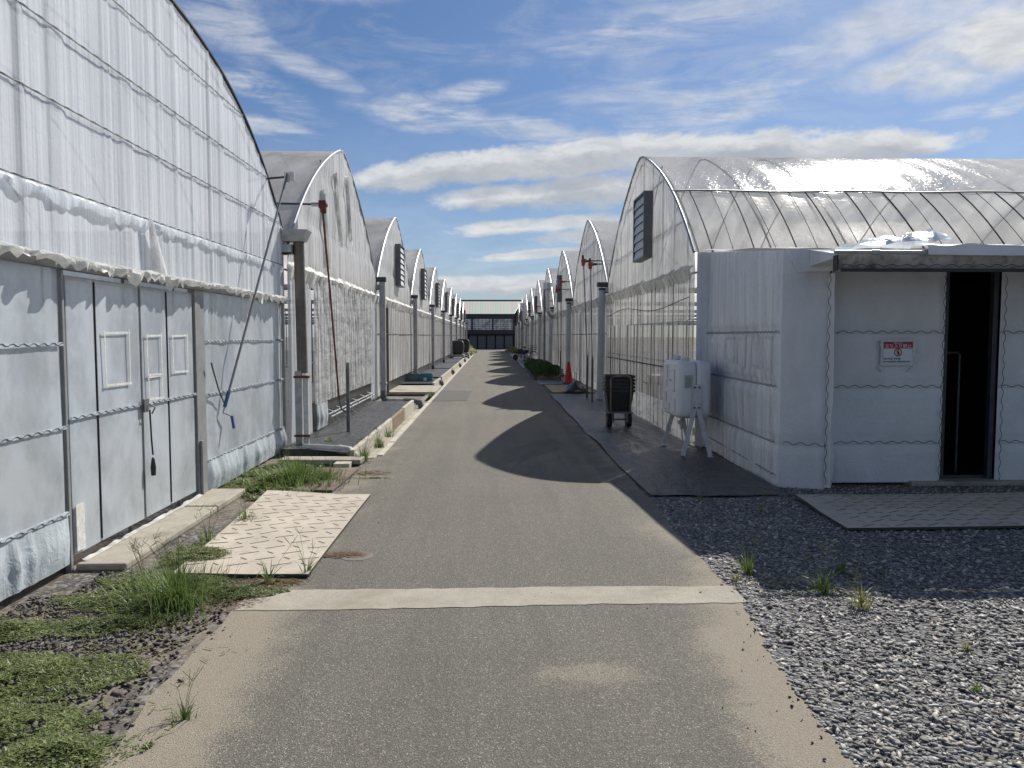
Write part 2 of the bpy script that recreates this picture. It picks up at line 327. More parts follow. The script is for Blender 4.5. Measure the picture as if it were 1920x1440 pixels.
# ------------------------------------------------------------ geometry helpers
class MB:
    def __init__(s): s.v = []; s.f = []; s.mi = []
    def add(s, vs, fs, mi=0):
        o = len(s.v); s.v += [tuple(p) for p in vs]
        for f in fs: s.f.append(tuple(i + o for i in f)); s.mi.append(mi)
        return s
    def box(s, c, d, mi=0, rot=None, taper=1., bev=0.):
        x, y, z = (q / 2 for q in d); vs = []
        for k in (-1, 1):
            tt = 1. if k > 0 else taper
            for (a, b) in ((-1, -1), (1, -1), (1, 1), (-1, 1)): vs.append(Vector((a * x * tt, b * y * tt, k * z)))
        if rot is not None:
            mt = rot if isinstance(rot, Matrix) else Matrix.Rotation(rot, 3, 'Z')
            vs = [mt @ p for p in vs]
        vs = [p + Vector(c) for p in vs]
        return s.add(vs, [(3, 2, 1, 0), (4, 5, 6, 7), (0, 1, 5, 4), (1, 2, 6, 5), (2, 3, 7, 6), (3, 0, 4, 7)], mi)
    def b2(s, a, b, mi=0):
        return s.box([(p + q) / 2 for p, q in zip(a, b)], [abs(q - p) for p, q in zip(a, b)], mi)
    def bar(s, a, b, wd, th, mi=0, upv=(0, 0, 1)):
        a = Vector(a); b = Vector(b); d = (b - a); L = d.length; d.normalize()
        u = Vector(upv); 
        if abs(d.dot(u)) > .98: u = Vector((1, 0, 0))
        sx = d.cross(u).normalized(); ux = sx.cross(d).normalized()
        mt = Matrix((sx, d, ux)).transposed()
        return s.box((a + b) / 2, (wd, L, th), mi, mt)
    def tube(s, pts, r, n=8, mi=0, cap=True):
        pts = [Vector(p) for p in pts]; rings = []; prev = None
        rr = r if hasattr(r, '__len__') else [r] * len(pts)
        for i, p in enumerate(pts):
            d = (pts[min(i + 1, len(pts) - 1)] - pts[max(i - 1, 0)])
            if d.length < 1e-9: d = Vector((0, 0, 1))
            d.normalize()
            if prev is None:
                u = Vector((0, 0, 1)) if abs(d.z) < .9 else Vector((1, 0, 0))
            else: u = prev
            u = (u - d * u.dot(d)); 
            if u.length < 1e-6: u = d.orthogonal()
            u.normalize(); prev = u; v_ = d.cross(u)
            rings.append([p + (u * math.cos(2 * math.pi * k / n) + v_ * math.sin(2 * math.pi * k / n)) * rr[i] for k in range(n)])
        vs = [q for ring in rings for q in ring]; fs = []
        for i in range(len(pts) - 1):
            for k in range(n):
                k2 = (k + 1) % n; fs.append((i * n + k, i * n + k2, (i + 1) * n + k2, (i + 1) * n + k))
        if cap: fs.append(tuple(range(n - 1, -1, -1))); fs.append(tuple((len(pts) - 1) * n + k for k in range(n)))
        return s.add(vs, fs, mi)
    def lathe(s, prof, c=(0, 0, 0), n=20, mi=0, sq=None):
        vs = []; fs = []
        for (r, z) in prof:
            for k in range(n):
                a = 2 * math.pi * k / n; vs.append((c[0] + r * math.cos(a), c[1] + r * math.sin(a), c[2] + z))
        for i in range(len(prof) - 1):
            for k in range(n):
                k2 = (k + 1) % n; fs.append((i * n + k, i * n + k2, (i + 1) * n + k2, (i + 1) * n + k))
        fs.append(tuple(range(n - 1, -1, -1))); fs.append(tuple((len(prof) - 1) * n + k for k in range(n)))
        return s.add(vs, fs, mi)
    def grid(s, P, mi=0, flip=False, keep=None):
        """P: array (a,b,3)"""
        P = np.asarray(P); a, b = P.shape[:2]; fs = []
        for i in range(a - 1):
            for j in range(b - 1):
                if keep is not None and not keep(i, j): continue
                q = (i * b + j, (i + 1) * b + j, (i + 1) * b + j + 1, i * b + j + 1)
                fs.append(q[::-1] if flip else q)
        return s.add(P.reshape(-1, 3).tolist(), fs, mi)
    def build(s, name, mats, parent=None, smooth=False, loc=None):
        me = bpy.data.meshes.new(name); me.from_pydata(s.v, [], s.f)
        if not isinstance(mats, (list, tuple)): mats = [mats]
        for m in mats: me.materials.append(m)
        if any(s.mi): me.polygons.foreach_set('material_index', s.mi)
        if smooth: me.polygons.foreach_set('use_smooth', [True] * len(s.f))
        me.update()
        o = bpy.data.objects.new(name, me); COL.objects.link(o)
        if parent is not None: o.parent = parent
        if loc is not None: o.location = loc
        return o
def tag(o, label=None, cat=None, group=None, kind=None):
    if label: o['label'] = label
    if cat: o['category'] = cat
    if group: o['group'] = group
    if kind: o['kind'] = kind
    return o
def thing(name, loc, label, cat, group=None, rz=0):
    o = bpy.data.objects.new(name, None); COL.objects.link(o); o.location = loc; o.rotation_euler = (0, 0, rz)
    o.empty_display_size = .2
    return tag(o, label, cat, group)
def smooth_obj(o, ang=35):
    me = o.data; me.polygons.foreach_set('use_smooth', [True] * len(me.polygons))
    try: me.set_sharp_from_angle(angle=R(ang))
    except Exception: pass
    return o
def bevel(o, wd=.01, seg=2):
    b = o.modifiers.new('bevel', 'BEVEL'); b.width = wd; b.segments = seg; b.limit_method = 'ANGLE'; return o
def copy_tree(o, parent=None):
    c = o.copy(); COL.objects.link(c); c.parent = parent
    for ch in list(o.children): copy_tree(ch, c)
    return c
_tab = np.random.default_rng(3).random((64, 4096))
def vn(x, seed=0):
    x = np.asarray(x, float) + 517.3; i = np.floor(x).astype(int); f = x - i; f = f * f * (3 - 2 * f)
    t = _tab[seed % 64]; return t[i % 4096] * (1 - f) + t[(i + 1) % 4096] * f
def vn2(x, y, seed=0):
    y = np.asarray(y, float) + 213.7; j = np.floor(y).astype(int); f = y - j; f = f * f * (3 - 2 * f)
    t = _tab[(seed + 7) % 64]; o0 = t[j % 4096] * 811.; o1 = t[(j + 1) % 4096] * 811.
    return vn(x + o0, seed) * (1 - f) + vn(x + o1, seed) * f
def folds(y, z, seed=0, fr=9., drift=.12, levels=None):
    yy = y + drift * (z - 3) * (vn(y * .45, seed + 1) - .5) * 2 + .04 * np.sin(z * 1.3 + y)
    a = np.abs(vn(yy * fr, seed + 2) - .5) * 2; b = np.abs(vn(yy * fr * 2.3 + z * .35, seed + 3) - .5) * 2; c = vn2(yy * fr * .35, z * .6, seed + 4)
    h = (1 - a) * .55 + (1 - b) * .25 + c * .5
    if levels is not None:
        d = np.min([np.abs(z - l) for l in levels], axis=0); h = h * (.25 + .75 * np.clip(d / .18, 0, 1))
    return h

# arch profile of the standard span: s in -1..1 (0 = ridge), share of the rise above the eave
def arch01(s):
    s = np.abs(np.asarray(s, float)); g = (np.sqrt(s * s + .0036) - .06) / (math.sqrt(1.0036) - .06)
    return 1 - .62 * g - .38 * s ** 3
def arch_old(s):
    s = np.abs(np.asarray(s, float)); return 1 - .1 * s - .72 * s ** 3
# ============================================================ GROUND
def sheet(name, poly, z, mat, kind='structure'):
    mb = MB(); mb.add([(x, y, z) for x, y in poly], [tuple(range(len(poly)))]); o = mb.build(name, mat); tag(o, kind=kind); return o
g = MB()
for (x0, x1, y0, y1) in ((-400, -1.66, -60, 900), (-1.42, 400, -60, 900), (-1.66, -1.42, -60, 9.25), (-1.66, -1.42, 84, 900)):
    g.add([(x0, y0, 0), (x1, y0, 0), (x1, y1, 0), (x0, y1, 0)], [(0, 1, 2, 3)])
g.build('ground', M['soil']); tag(bpy.data.objects['ground'], kind='structure')
dr = MB(); dr.add([(-1.66, 9.25, -.12), (-1.42, 9.25, -.12), (-1.42, 84, -.12), (-1.66, 84, -.12)], [(0, 1, 2, 3)])
dr.add([(-1.42, 9.25, -.12), (-1.42, 84, -.12), (-1.42, 84, 0), (-1.42, 9.25, 0)], [(3, 2, 1, 0)])
dr.add([(-1.66, 9.25, -.12), (-1.42, 9.25, -.12), (-1.42, 9.25, 0), (-1.66, 9.25, 0)], [(0, 1, 2, 3)])
tag(dr.build('drain_channel', M['concrete']), kind='structure')
def edgeR(y): return np.interp(y, [-5, 2.2, 2.6, 3.1, 3.75, 4.3, 4.8, 5.8, 7, 20, 84], [1.3, 1.28, 1.275, 1.28, 1.36, 1.42, 1.40, 1.43, 1.46, 1.50, 1.55]) + .018 * (vn(y * 9, 3) - .5) + .03 * (vn(y * 2.2, 5) - .5)
def edgeL(y): return -np.interp(y, [-5, 2.6, 3.2, 4.2, 4.7, 7.1, 8.5, 9.4, 84], [1.36, 1.37, 1.4, 1.42, 1.42, 1.45, 1.47, 1.40, 1.40]) - .05 * (vn(y * 4, 9) - .5) * (y < 9)
ys = np.concatenate([np.arange(-5, 9.3, .06), np.arange(9.4, 84, 2.5), [84.]])
P = np.array([[(xa, y, .006) for xa in np.linspace(edgeL(y), edgeR(y), 3)] for y in ys])
rd = MB(); rd.grid(P, 0, True); rd.add([(-6, 84, .006), (6, 84, .006), (6, 90, .006), (-6, 90, .006)], [(0, 1, 2, 3)])
tag(rd.build('road', M['asphalt']), kind='structure')
# pale cast strip across the lane
xs = np.linspace(-1.40, 1.44, 60)
def sy(x): return .045 * ((x) / 1.4) ** 2 * 0
P = np.array([[(x, (4.175 if k == 0 else 4.49) + .03 * (vn(x * 1.3, 2) - .5) + .018 * (vn(x * 11, 4 + k) - .5) + .02 * x * (1 if k == 0 else 0), .009) for k in (0, 1)] for x in xs])
st = MB(); st.grid(P, 0); tag(st.build('concrete_strip', M['concrete_strip']), kind='structure')
# patched piece of darker asphalt further up
pt = MB(); pt.add([(-1.38, 17.6, .012), (-.55, 17.7, .012), (-.5, 20.9, .012), (-1.38, 21.2, .012)], [(0, 1, 2, 3)])
m_, t_ = newmat('asphalt_patch'); nn = t_.noise(t_.W, 60, 5, .7)
t_.l.new(pbsdf(t_, t_.mix(nn, (.035, .035, .033), (.075, .073, .066)), .85, 0, t_.bump(nn, .5, .006)), t_.out.inputs[0])
tag(pt.build('road_patch', m_), kind='structure')

# ============================================================ STONES (uncountable)
import bmesh
def rock_templates(n=14, seed=1, flat=.5):
    r = np.random.default_rng(seed); out = []
    for k in range(n):
        bm = bmesh.new()
        for _ in range(9):
            p = r.normal(size=3); p /= np.linalg.norm(p); bm.verts.new((p[0] * 1.25, p[1] * .85, p[2] * flat))
        res = bmesh.ops.convex_hull(bm, input=bm.verts)
        bmesh.ops.delete(bm, geom=[v_ for v_ in bm.verts if not v_.link_faces], context='VERTS')
        bm.verts.index_update(); 
        V = np.array([v_.co[:] for v_ in bm.verts]); F = np.array([[q.index for q in f_.verts] for f_ in bm.faces if len(f_.verts) == 3])
        out.append((V, F)); bm.free()
    return out
def stones(name, pts, sizes, mat, seed=1, flat=.5, z0=0., sink=.3):
    T = rock_templates(14, seed, flat); r = np.random.default_rng(seed + 50); VV = []; FF = []; off = 0
    for i, (x, y) in enumerate(pts):
        V, F = T[i % len(T)]; s_ = sizes[i]; a = r.uniform(0, 6.283); tx, ty = r.normal(0, .28, 2)
        ca, sa = math.cos(a), math.sin(a)
        Q = V * s_; X = Q[:, 0] * ca - Q[:, 1] * sa; Y = Q[:, 0] * sa + Q[:, 1] * ca; Z = Q[:, 2] + X * tx + Y * ty
        VV.append(np.stack([X + x, Y + y, Z + z0 + s_ * flat * sink + r.uniform(0, .006)], 1)); FF.append(F + off); off += len(V)
    V = np.concatenate(VV); F = np.concatenate(FF); me = bpy.data.meshes.new(name)
    me.vertices.add(len(V)); me.vertices.foreach_set('co', V.ravel()); me.loops.add(F.size); me.loops.foreach_set('vertex_index', F.ravel())
    me.polygons.add(len(F)); me.polygons.foreach_set('loop_start', np.arange(0, F.size, 3)); me.polygons.foreach_set('loop_total', np.full(len(F), 3))
    me.materials.append(mat); me.update(calc_edges=True); me.validate()
    o = bpy.data.objects.new(name, me); COL.objects.link(o); return o
# right hand gravel
n = 44000
y = 1.6 + 5.9 * rng.random(n) ** 1.25; x = edgeR(y) - .01 + (rng.random(n) ** .92) * (np.minimum(1.0 + y * .62, 5.2))
k = (x < 5.6) & ~((x > 2.72 + (6.95 - y) * 0) & (x > 2.76) & (y > 5.78) & (y < 6.9)) & ~((y > 6.95) & (x < 2.7))
x, y = x[k], y[k]; sz = .0065 + .0145 * rng.random(len(x)) ** 1.4 + .016 * rng.random(len(x)) * (rng.random(len(x)) > .965)
tag(stones('gravel_patch', list(zip(x, y)), sz, M['stone'], 3, .42), kind='stuff', label='grey crushed stone gravel spread right of the lane in front of the white shed', cat='gravel')
bed = MB(); yy = np.arange(-5, 7.6, .2)
bed.grid(np.array([[(edgeR(q) - .02, q, .0035), (14, q, .0035)] for q in yy]), 0, True)
m_, t_ = newmat('gravel_bed'); vc = t_.node('ShaderNodeSeparateColor'); t_.l.new(t_.vor(t_.W, 55, 'F1', 1), vc.inputs[0]); vd = t_.vor(t_.W, 55)
c_ = t_.ramp(vc.outputs[0], [(0, (.05, .052, .056)), (.6, (.13, .132, .138)), (1, (.3, .3, .3))])
t_.l.new(pbsdf(t_, c_, .85, 0, t_.bump(t_.m('MULTIPLY', vd, -1), 1., .02)), t_.out.inputs[0])
tag(bed.build('gravel_bed', m_), kind='structure')
# left dark stones
n = 17000
y = rng.uniform(1.9, 4.85, n); x = rng.uniform(-3.3, -1.32, n)
k = (x > -2.62 - .0 * y) & (rng.random(n) < np.clip((-1.36 - x) * 2.2, .05, 1)) & (vn2(x * 2.5, y * 2.5, 4) > .22)
x, y = x[k], y[k]
tag(stones('stone_litter', list(zip(x, y)), .006 + .012 * rng.random(len(x)) ** 2, M['stone_dark'], 8, .6), kind='stuff', label='dark broken stones and chips on the bare soil left of the lane', cat='stones')
# loose chips lying on the asphalt
cp = [(1.14, 2.95), (1.05, 3.0), (.93, 2.98), (1.12, 3.32), (.86, 4.12), (1.33, 4.05), (1.20, 3.55), (.35, 4.38), (1.22, 4.36), (.72, 3.2), (-.9, 6.1), (-1.16, 3.6), (-1.1, 3.75), (1.0, 2.8), (.98, 2.82), (1.18, 2.7)]
cp += [(float(edgeR(q)) - abs(rng.normal(0, .05)), q) for q in rng.uniform(2.2, 4.6, 34)]
tag(stones('loose_chips', cp, [.004 + .008 * rng.random() ** 2 for _ in cp], M['stone_dark'], 5, .6, .006), kind='stuff', label='dark stone chips scattered loose on the asphalt by the gravel edge', cat='stones')

# ============================================================ WIRES / CHANNELS
def wiggle(mb, a, b, up, nrm, amp=.011, per=.085, r=.003, mi=0):
    a = Vector(a); b = Vector(b); L = (b - a).length; n_ = max(4, int(L / per * 6)); pts = []
    up = Vector(up); nrm = Vector(nrm)
    for i in range(n_ + 1):
        t = i / n_; ph = L * t / per * 2 * math.pi
        q = max(-1, min(1, 1.5 * math.sin(ph))) * amp
        pts.append(a.lerp(b, t) + up * q + nrm * .009)
    mb.tube(pts, r, 4, mi, False)
def channel(name, a, b, up, nrm, parent, amp=.011, per=.085, r=.0032, wd=.022, mats=None):
    mb = MB(); a = Vector(a); b = Vector(b); nr = Vector(nrm)
    mb.bar(a + nr * .004, b + nr * .004, wd, .006, 1, nrm) if abs(Vector(up).z) < .5 else mb.bar(a + nr * .004, b + nr * .004, wd, .006, 1, nrm)
    wiggle(mb, a, b, up, nrm, amp, per, r)
    return mb.build(name, mats or [M['string'], M['film_skirt']], parent)

# ============================================================ LEFT NEAR GREENHOUSE (old, lower arch)
XW = -2.68; YC = 5.80; HW = 4.2
EV, RZ = 2.5, 4.33
def z_old(Y): return EV + (RZ - EV) * arch_old((Y - YC) / HW)
L0 = thing('greenhouse', (XW, YC, 0), 'nearest greenhouse on the left, big white film gable with double doors under a torn valance', 'greenhouse')
def loc0(x, y, z): return (x - XW, y - YC, z)
LEV = [1.95, 2.4, 2.92, 3.37, 3.85]
ys = np.arange(1.62, 9.985, .018); nz = 58
P = np.zeros((len(ys), nz, 3))
for i, yv in enumerate(ys):
    zt = float(z_old(yv)); zz = np.linspace(1.93, zt, nz)
    yt = yv + (zz - 1.9) * .05 * (vn(yv * .5, 30) - .5) + .02 * vn2(np.full(nz, yv * 1.5), zz * .8, 33)
    r1 = np.clip(1 - np.abs(vn(yt * 9, 11) - .5) * 4.5, 0, 1); r2 = np.clip(1 - np.abs(vn(yt * 21, 12) - .5) * 4, 0, 1)
    h = r1 * .5 + r2 * .22 * vn2(np.full(nz, yv * 2), zz * 1.1, 34) + .5 * vn(yt * 3.1, 13)
    h = h * (.5 + .8 * vn(yv * .9, 31))
    P[i, :, 0] = .012 + .032 * h; P[i, :, 1] = yv - YC; P[i, :, 2] = zz
mb = MB(); mb.grid(P, 0, True)
smooth_obj(mb.build('gable_film', M['film_left'], L0), 80)
for lv in LEV[1:]:
    yy0 = next((q for q in np.arange(1.65, 5.8, .02) if z_old(q) > lv + .02), 1.65); yy1 = 2 * YC - yy0
    mb = MB(); wiggle(mb, loc0(XW + .035, yy0, lv), loc0(XW + .035, yy1, lv), (0, 0, 1), (1, 0, 0), .0035, .16, .0022); 
    mb.bar(loc0(XW + .04, yy0, lv), loc0(XW + .036, yy1, lv), .009, .003, 0, (1, 0, 0))
    mb.build('film_wire', [M['galv_dull']], L0)
# gathered tuck below the 2.4 wire
P = []
for yv in np.arange(1.7, 9.9, .02):
    zb = 2.39; dn = .03 + .05 * vn(yv * 6, 3) + .03 * vn(yv * 19, 5); P.append([(.04, yv - YC, zb), (.048 + .014 * vn(yv * 24, 6), yv - YC, zb - dn * .4), (.042 + .012 * vn(yv * 22, 8), yv - YC, zb - dn)])
mb = MB(); mb.grid(np.array(P), 0, True); smooth_obj(mb.build('film_tuck', M['film_left'], L0), 60)
# loose flap hanging from the tuck
P = []
for j in range(14):
    t = j / 13; zc = 2.38 - t * .42; row = []
    for i in range(7):
        u = i / 6; row.append((.065 + .035 * math.sin(u * 3.1) * (.4 + t), (6.02 + .05 * t + u * (.10 + .17 * t)) - YC, zc + .02 * math.sin(u * 5 + t * 4)))
    P.append(row)
mb = MB(); mb.grid(np.array(P), 0); smooth_obj(mb.build('loose_flap', M['film_white'], L0), 80)
# torn curled valance
P = []
for yv in np.arange(1.62, 9.93, .0125):
    jag = abs((yv * 9.3 + 3 * vn(yv * 3, 12)) % 1 - .5) * 2; big_ = max(0, vn(yv * 1.1, 14) - .45)
    ln = .03 + .035 * vn(yv * 2.1, 15) + .055 * jag * vn(yv * 5, 17) + .10 * big_ * jag + (.07 * max(0, 1 - abs(yv - 5.66) / .06)) + (.05 * max(0, 1 - abs(yv - 6.28) / .08))
    if 4.93 < yv < 5.2: ln *= .8
    o_ = .085 + .06 * vn(yv * 8, 18) + .045 * vn(yv * 21, 19)
    top = 1.965 + .018 * vn(yv * 13, 20) + .02 * vn(yv * 1.3, 26)
    P.append([(.02, yv - YC, top), (o_ * .7, yv - YC, top + .012 * vn(yv * 25, 21)), (o_ + .02, yv - YC, top - ln * .3), (o_ + .03 * vn(yv * 17, 22), yv - YC + .015 * (vn(yv * 9, 23) - .5), top - ln * .65), (o_ * .9 + .05 * (vn(yv * 11, 24) - .3), yv - YC, top - ln)])
mb = MB(); mb.grid(np.array(P), 0, True); mb.build('torn_valance', M['film_white'], L0)
mb = MB(); mb.bar(loc0(XW + .03, 1.62, 1.94), loc0(XW + .03, 9.95, 1.94), .03, .05, 0, (0, 0, 1)); mb.build('door_track', M['galv_dull'], L0)
# flat film panels left and right of the doors
def panel(name, y0, y1, z0, z1, mat, seed, amp=.012, mode='flat', out=.0, dyy=.025, dzz=.04, parent=L0, X=XW, O=(XW, YC), sgn=1, cap=None):
    ya = np.arange(y0, y1 + dyy * .5, dyy); za = np.arange(z0, z1 + dzz * .5, dzz); za[-1] = z1; ya[-1] = y1
    P = np.zeros((len(ya), len(za), 3))
    for i, yv in enumerate(ya):
        if mode == 'flat': h = vn2(np.full(len(za), yv * 2.2), za * 1.6, seed) * .7 + vn2(np.full(len(za), yv * 6), za * 5, seed + 1) * .3
        elif mode == 'diag': h = 1 - np.abs(vn(yv * 5 + (za - z0) * 2.3 * (1 if seed % 2 else -1) + .6 * np.sin(za * 3), seed) - .5) * 2; h = h * .8 + .3 * vn(yv * 13 + za * 4, seed + 1)
        elif mode == 'pleat': h = (1 - np.abs(vn(yv * 7 + .5 * za, seed) - .5) * 2) * np.clip(1 - np.abs((za - z0) / (z1 - z0) - .45) * 1.4, .25, 1)
        else: h = folds(np.full(len(za), yv), za, seed, 8, .1)
        e = np.minimum(1, np.minimum(np.abs(yv - y0), np.abs(y1 - yv)) / .05 + .15)
        P[i, :, 0] = sgn * (out + amp * h * e); P[i, :, 1] = yv - O[1]; P[i, :, 2] = za
    P[:, :, 0] += X - O[0]
    mb = MB(); mb.grid(P, 0, sgn > 0); return smooth_obj(mb.build(name, mat, parent), 80)
panel('side_film', 1.62, 4.86, .36, 1.93, M['film_flat'], 21, .02)
panel('side_film', 7.24, 9.93, .32, 1.93, M['film_flat'], 23, .02, 'diag')
panel('skirt_film', 1.62, 4.88, .06, .40, M['film_skirt'], 25, .05, 'pleat', .01)
panel('skirt_film', 7.24, 9.95, .03, .34, M['film_skirt'], 27, .06, 'pleat', .012)
for (y0, y1, zz) in ((1.62, 4.86, 1.45), (1.62, 4.86, .93), (1.62, 4.86, .385), (7.24, 9.93, 1.45), (7.24, 9.93, .95), (7.24, 9.93, .33)):
    channel('film_channel', loc0(XW + .022, y0, zz), loc0(XW + .022, y1, zz), (0, 0, 1), (1, 0, 0), L0, .007, .1, .0022)
mb = MB()
for yv in (4.885,): mb.b2(loc0(XW - .03, yv - .012, 0), loc0(XW + .02, yv + .012, 1.93))
mb.build('door_post', M['post'], L0)
mb = MB(); mb.b2(loc0(XW - .03, 6.99, .02), loc0(XW + .035, 7.20, 1.93)); mb.b2(loc0(XW + .04, 7.02, 0), loc0(XW + .06, 7.06, .55)); mb.build('door_post', M['post'], L0)
mb = MB(); mb.b2(loc0(XW - .03, 9.83, 0), loc0(XW + .02, 9.87, 2.4)); mb.b2(loc0(XW - .03, 9.96, 0), loc0(XW + .03, 10.0, 2.5)); mb.build('corner_post', M['post'], L0)
mb = MB(); mb.b2(loc0(XW - .04, 1.62, 0), loc0(XW - .01, 4.86, .14)); mb.build('base_board', M['black'], L0); mb = MB(); mb.b2(loc0(XW - .04, 7.24, 0), loc0(XW - .01, 9.9, .1)); mb.build('base_board', M['black'], L0)
for (y0, y1, ym) in ((4.91, 5.93, 5.27), (5.95, 6.98, 6.42)):
    dmb = MB()
    for q in (y0 + .015, ym, y1 - .015): dmb.b2(loc0(XW - .02, q - .007, .1), loc0(XW + .012, q + .007, 1.88))
    for q in (.11, .98, 1.87): dmb.b2(loc0(XW - .02, y0, q - .012), loc0(XW + .010, y1, q + .012))
    d = dmb.build('door', M['galv'], L0)
    panel('door_film', y0 + .01, ym - .014, .1, 1.87, M['film_flat'], 41, .008, 'flat', .014, parent=d, O=(XW, YC))
    panel('door_film', ym + .014, y1 - .01, .1, 1.87, M['film_flat'], 43, .008, 'flat', .014, parent=d, O=(XW, YC))
    channel('film_channel', loc0(XW + .026, y0, .98), loc0(XW + .026, y1, .98), (0, 0, 1), (1, 0, 0), d, .007, .1, .0022)
    s_ = MB()
    for q in (ym,): s_.b2(loc0(XW + .013, q - .004, .12), loc0(XW + .022, q + .004, 1.86))
    s_.build('door_seam', M['string'], d)
    # tape outlines left where notices used to hang
    X_ = XW + .031
    if y0 < 5.5: rects = [(5.37, 5.72, 1.16, 1.52)]
    else: rects = [(6.02, 6.27, 1.2, 1.5), (6.03, 6.27, .98 + .03, 1.18), (6.50, 6.80, 1.2, 1.5)]
    for (a_, b_, c_, e_) in rects:
        tp = MB(); X_ = XW + .031
        for (p, q) in (((a_ - .02, e_), (b_ + .02, e_ + .005)), ((a_, c_ - .02), (a_ - .005, e_ + .02)), ((b_, c_ - .02), (b_ + .004, e_ + .03)), ((a_ - .01, c_), (b_ + .02, c_ - .006))):
            X_ += .0007; tp.bar(loc0(X_, p[0], p[1]), loc0(X_, q[0], q[1]), .015, .0015, 0, (1, 0, 0))
        tp.build('old_tape', M['tape'], d)
mb = MB(); mb.b2(loc0(XW + .03, 5.9, .92), loc0(XW + .05, 5.98, 1.02)); mb.tube([loc0(XW + .06, 5.96, .98), loc0(XW + .09, 5.99, .95), loc0(XW + .06, 6.0, .9)], .006, 6); mb.build('latch', M['galv_dull'], L0)
mb = MB(); mb.tube([loc0(XW + .05, 5.985, .93), loc0(XW + .055, 5.99, .7), loc0(XW + .06, 5.995, .58)], .007, 6); mb.lathe([(.018, 0), (.022, .06), (.012, .13), (.006, .14)], loc0(XW + .06, 5.995, .42), 8); mb.build('rope_pull', M['black'], L0)
# white repair tape strip by the door foot
mb = MB(); mb.b2(loc0(XW + .028, 4.93, .12), loc0(XW + .031, 5.03, .42)); mb.build('repair_patch', M['tape'], L0)
# roof + edge + frame
ss = np.linspace(-1, 1, 41)
def roof(name, mats, parent, out, hw, ev, rz, fn, L, s0=-1, s1=1, mi=0, sag=.0, nx=60, seed=5, lift=0.):
    sv = np.linspace(s0, s1, max(6, int(40 * (s1 - s0) / 2))); xs = np.concatenate([[.035, 0], -np.linspace(.1, L, nx)]) 
    P = np.zeros((len(xs), len(sv), 3))
    for i, xv in enumerate(xs):
        P[i, :, 0] = out * xv; P[i, :, 1] = sv * hw
        zz = ev + (rz - ev) * fn(sv) + lift
        P[i, :, 2] = zz - sag * abs(math.sin(math.pi * xv / .53)) * (np.abs(sv) ** .3) + (.012 * (vn2(np.full(len(sv), xv * 1.7), sv * 5, seed) - .5) if sag else 0)
    mb = MB(); mb.grid(P, 0, out > 0); return smooth_obj(mb.build(name, mats, parent), 70)
roof('roof', M['roof_film'], L0, 1, HW, EV, RZ + .01, arch_old, 14, sag=.01)
mb = MB(); mb.tube([(.03, s * HW, EV + (RZ - EV) * float(arch_old(s)) + .01) for s in ss], .018, 6); mb.build('arch_rail', M['dark_metal'], L0)
def frame_parts(T, out, hw, ev, rz, fn, xs, r=.013):
    for xv in xs:
        mb = MB()
        pts = [(out * xv, -hw + .03, 0)] + [(out * xv, s * (hw - .03), ev - .03 + (rz - ev) * float(fn(s))) for s in np.linspace(-1, 1, 25)] + [(out * xv, hw - .03, 0)]
        mb.tube(pts, r, 5, 0, False); mb.build('arch_rib', M['galv_dull'], T)
frame_parts(L0, 1, HW, EV, RZ, arch_old, [-.05, -1, -2, -3, -4, -6, -8])
for yv in np.arange(-3.6, 3.9, .9): mb = MB(); mb.tube([(-.04, yv, 0), (-.04, yv, EV + (RZ - EV) * float(arch_old(yv / HW)) - .04)], .012, 5); mb.build('upright', M['galv_dull'], L0)
mb = MB()
for zv in (1.93, 2.92, 3.37): mb.tube([(-.04, -3.9, zv), (-.04, 3.9, zv)] if zv < 3.3 else [(-.04, -3.0, zv), (-.04, 3.0, zv)], .012, 5)
mb.build('tie_bars', M['galv_dull'], L0)
mb = MB(); mb.grid(np.array([[(-14, y, 0), (-14, y, float(z_old(y + YC)))] for y in np.linspace(-HW, HW, 25)])); mb.b2((-14, -HW - .02, 0), (0, -HW, 2.5)); mb.b2((-14, HW - .02, 0), (-.05, HW, 2.5)); mb.build('back_film', M['roof_film'], L0)
# hand crank winder for the roof vent of the near greenhouse
cr = thing('hand_crank', (XW, 9.0, 0), 'long grey crank rod with blue grips leaning from roof shaft against the nearest left greenhouse', 'crank')
def lc(x, y, z): return (x - XW, y - 9.0, z)
Jt = (-2.36, 9.15, 3.38); Jb = (-2.62, 7.62, .80)
mb = MB(); mb.tube([lc(-2.9, 9.42, 3.36), lc(-2.36, 9.2, 3.36)], .013, 8); mb.build('shaft', M['dark_metal'], cr)
mb = MB(); mb.box(lc(-2.34, 9.17, 3.36), (.11, .05, .09)); mb.lathe([(.025, -.05), (.03, 0), (.02, .03)], lc(-2.36, 9.15, 3.34), 10); mb.build('gear_head', M['alu'], cr)
mb = MB(); mb.tube([lc(*Jt), lc(*Vector(Jt).lerp(Vector(Jb), .5)), lc(*Jb)], .0125, 8); mb.build('rod', M['galv_dull'], cr)
d_ = (Vector(Jb) - Vector(Jt)).normalized()
mb = MB(); mb.tube([lc(*(Vector(Jb) - d_ * .17)), lc(*(Vector(Jb) - d_ * .01))], .019, 10); mb.build('grip', M['blue_grip'], cr)
k1 = Vector(Jb) + d_ * .06; k2 = k1 + Vector((.03, .16, -.05)); k3 = k2 + Vector((.0, .02, -.02))
mb = MB(); mb.tube([lc(*Jb), lc(*k1), lc(*k2)], .008, 6); mb.build('crank_arm', M['galv'], cr)
mb = MB(); mb.tube([lc(*k2), lc(*(k2 + Vector((.03, -.03, -.12))))], .015, 8); mb.build('grip', M['blue_grip'], cr)
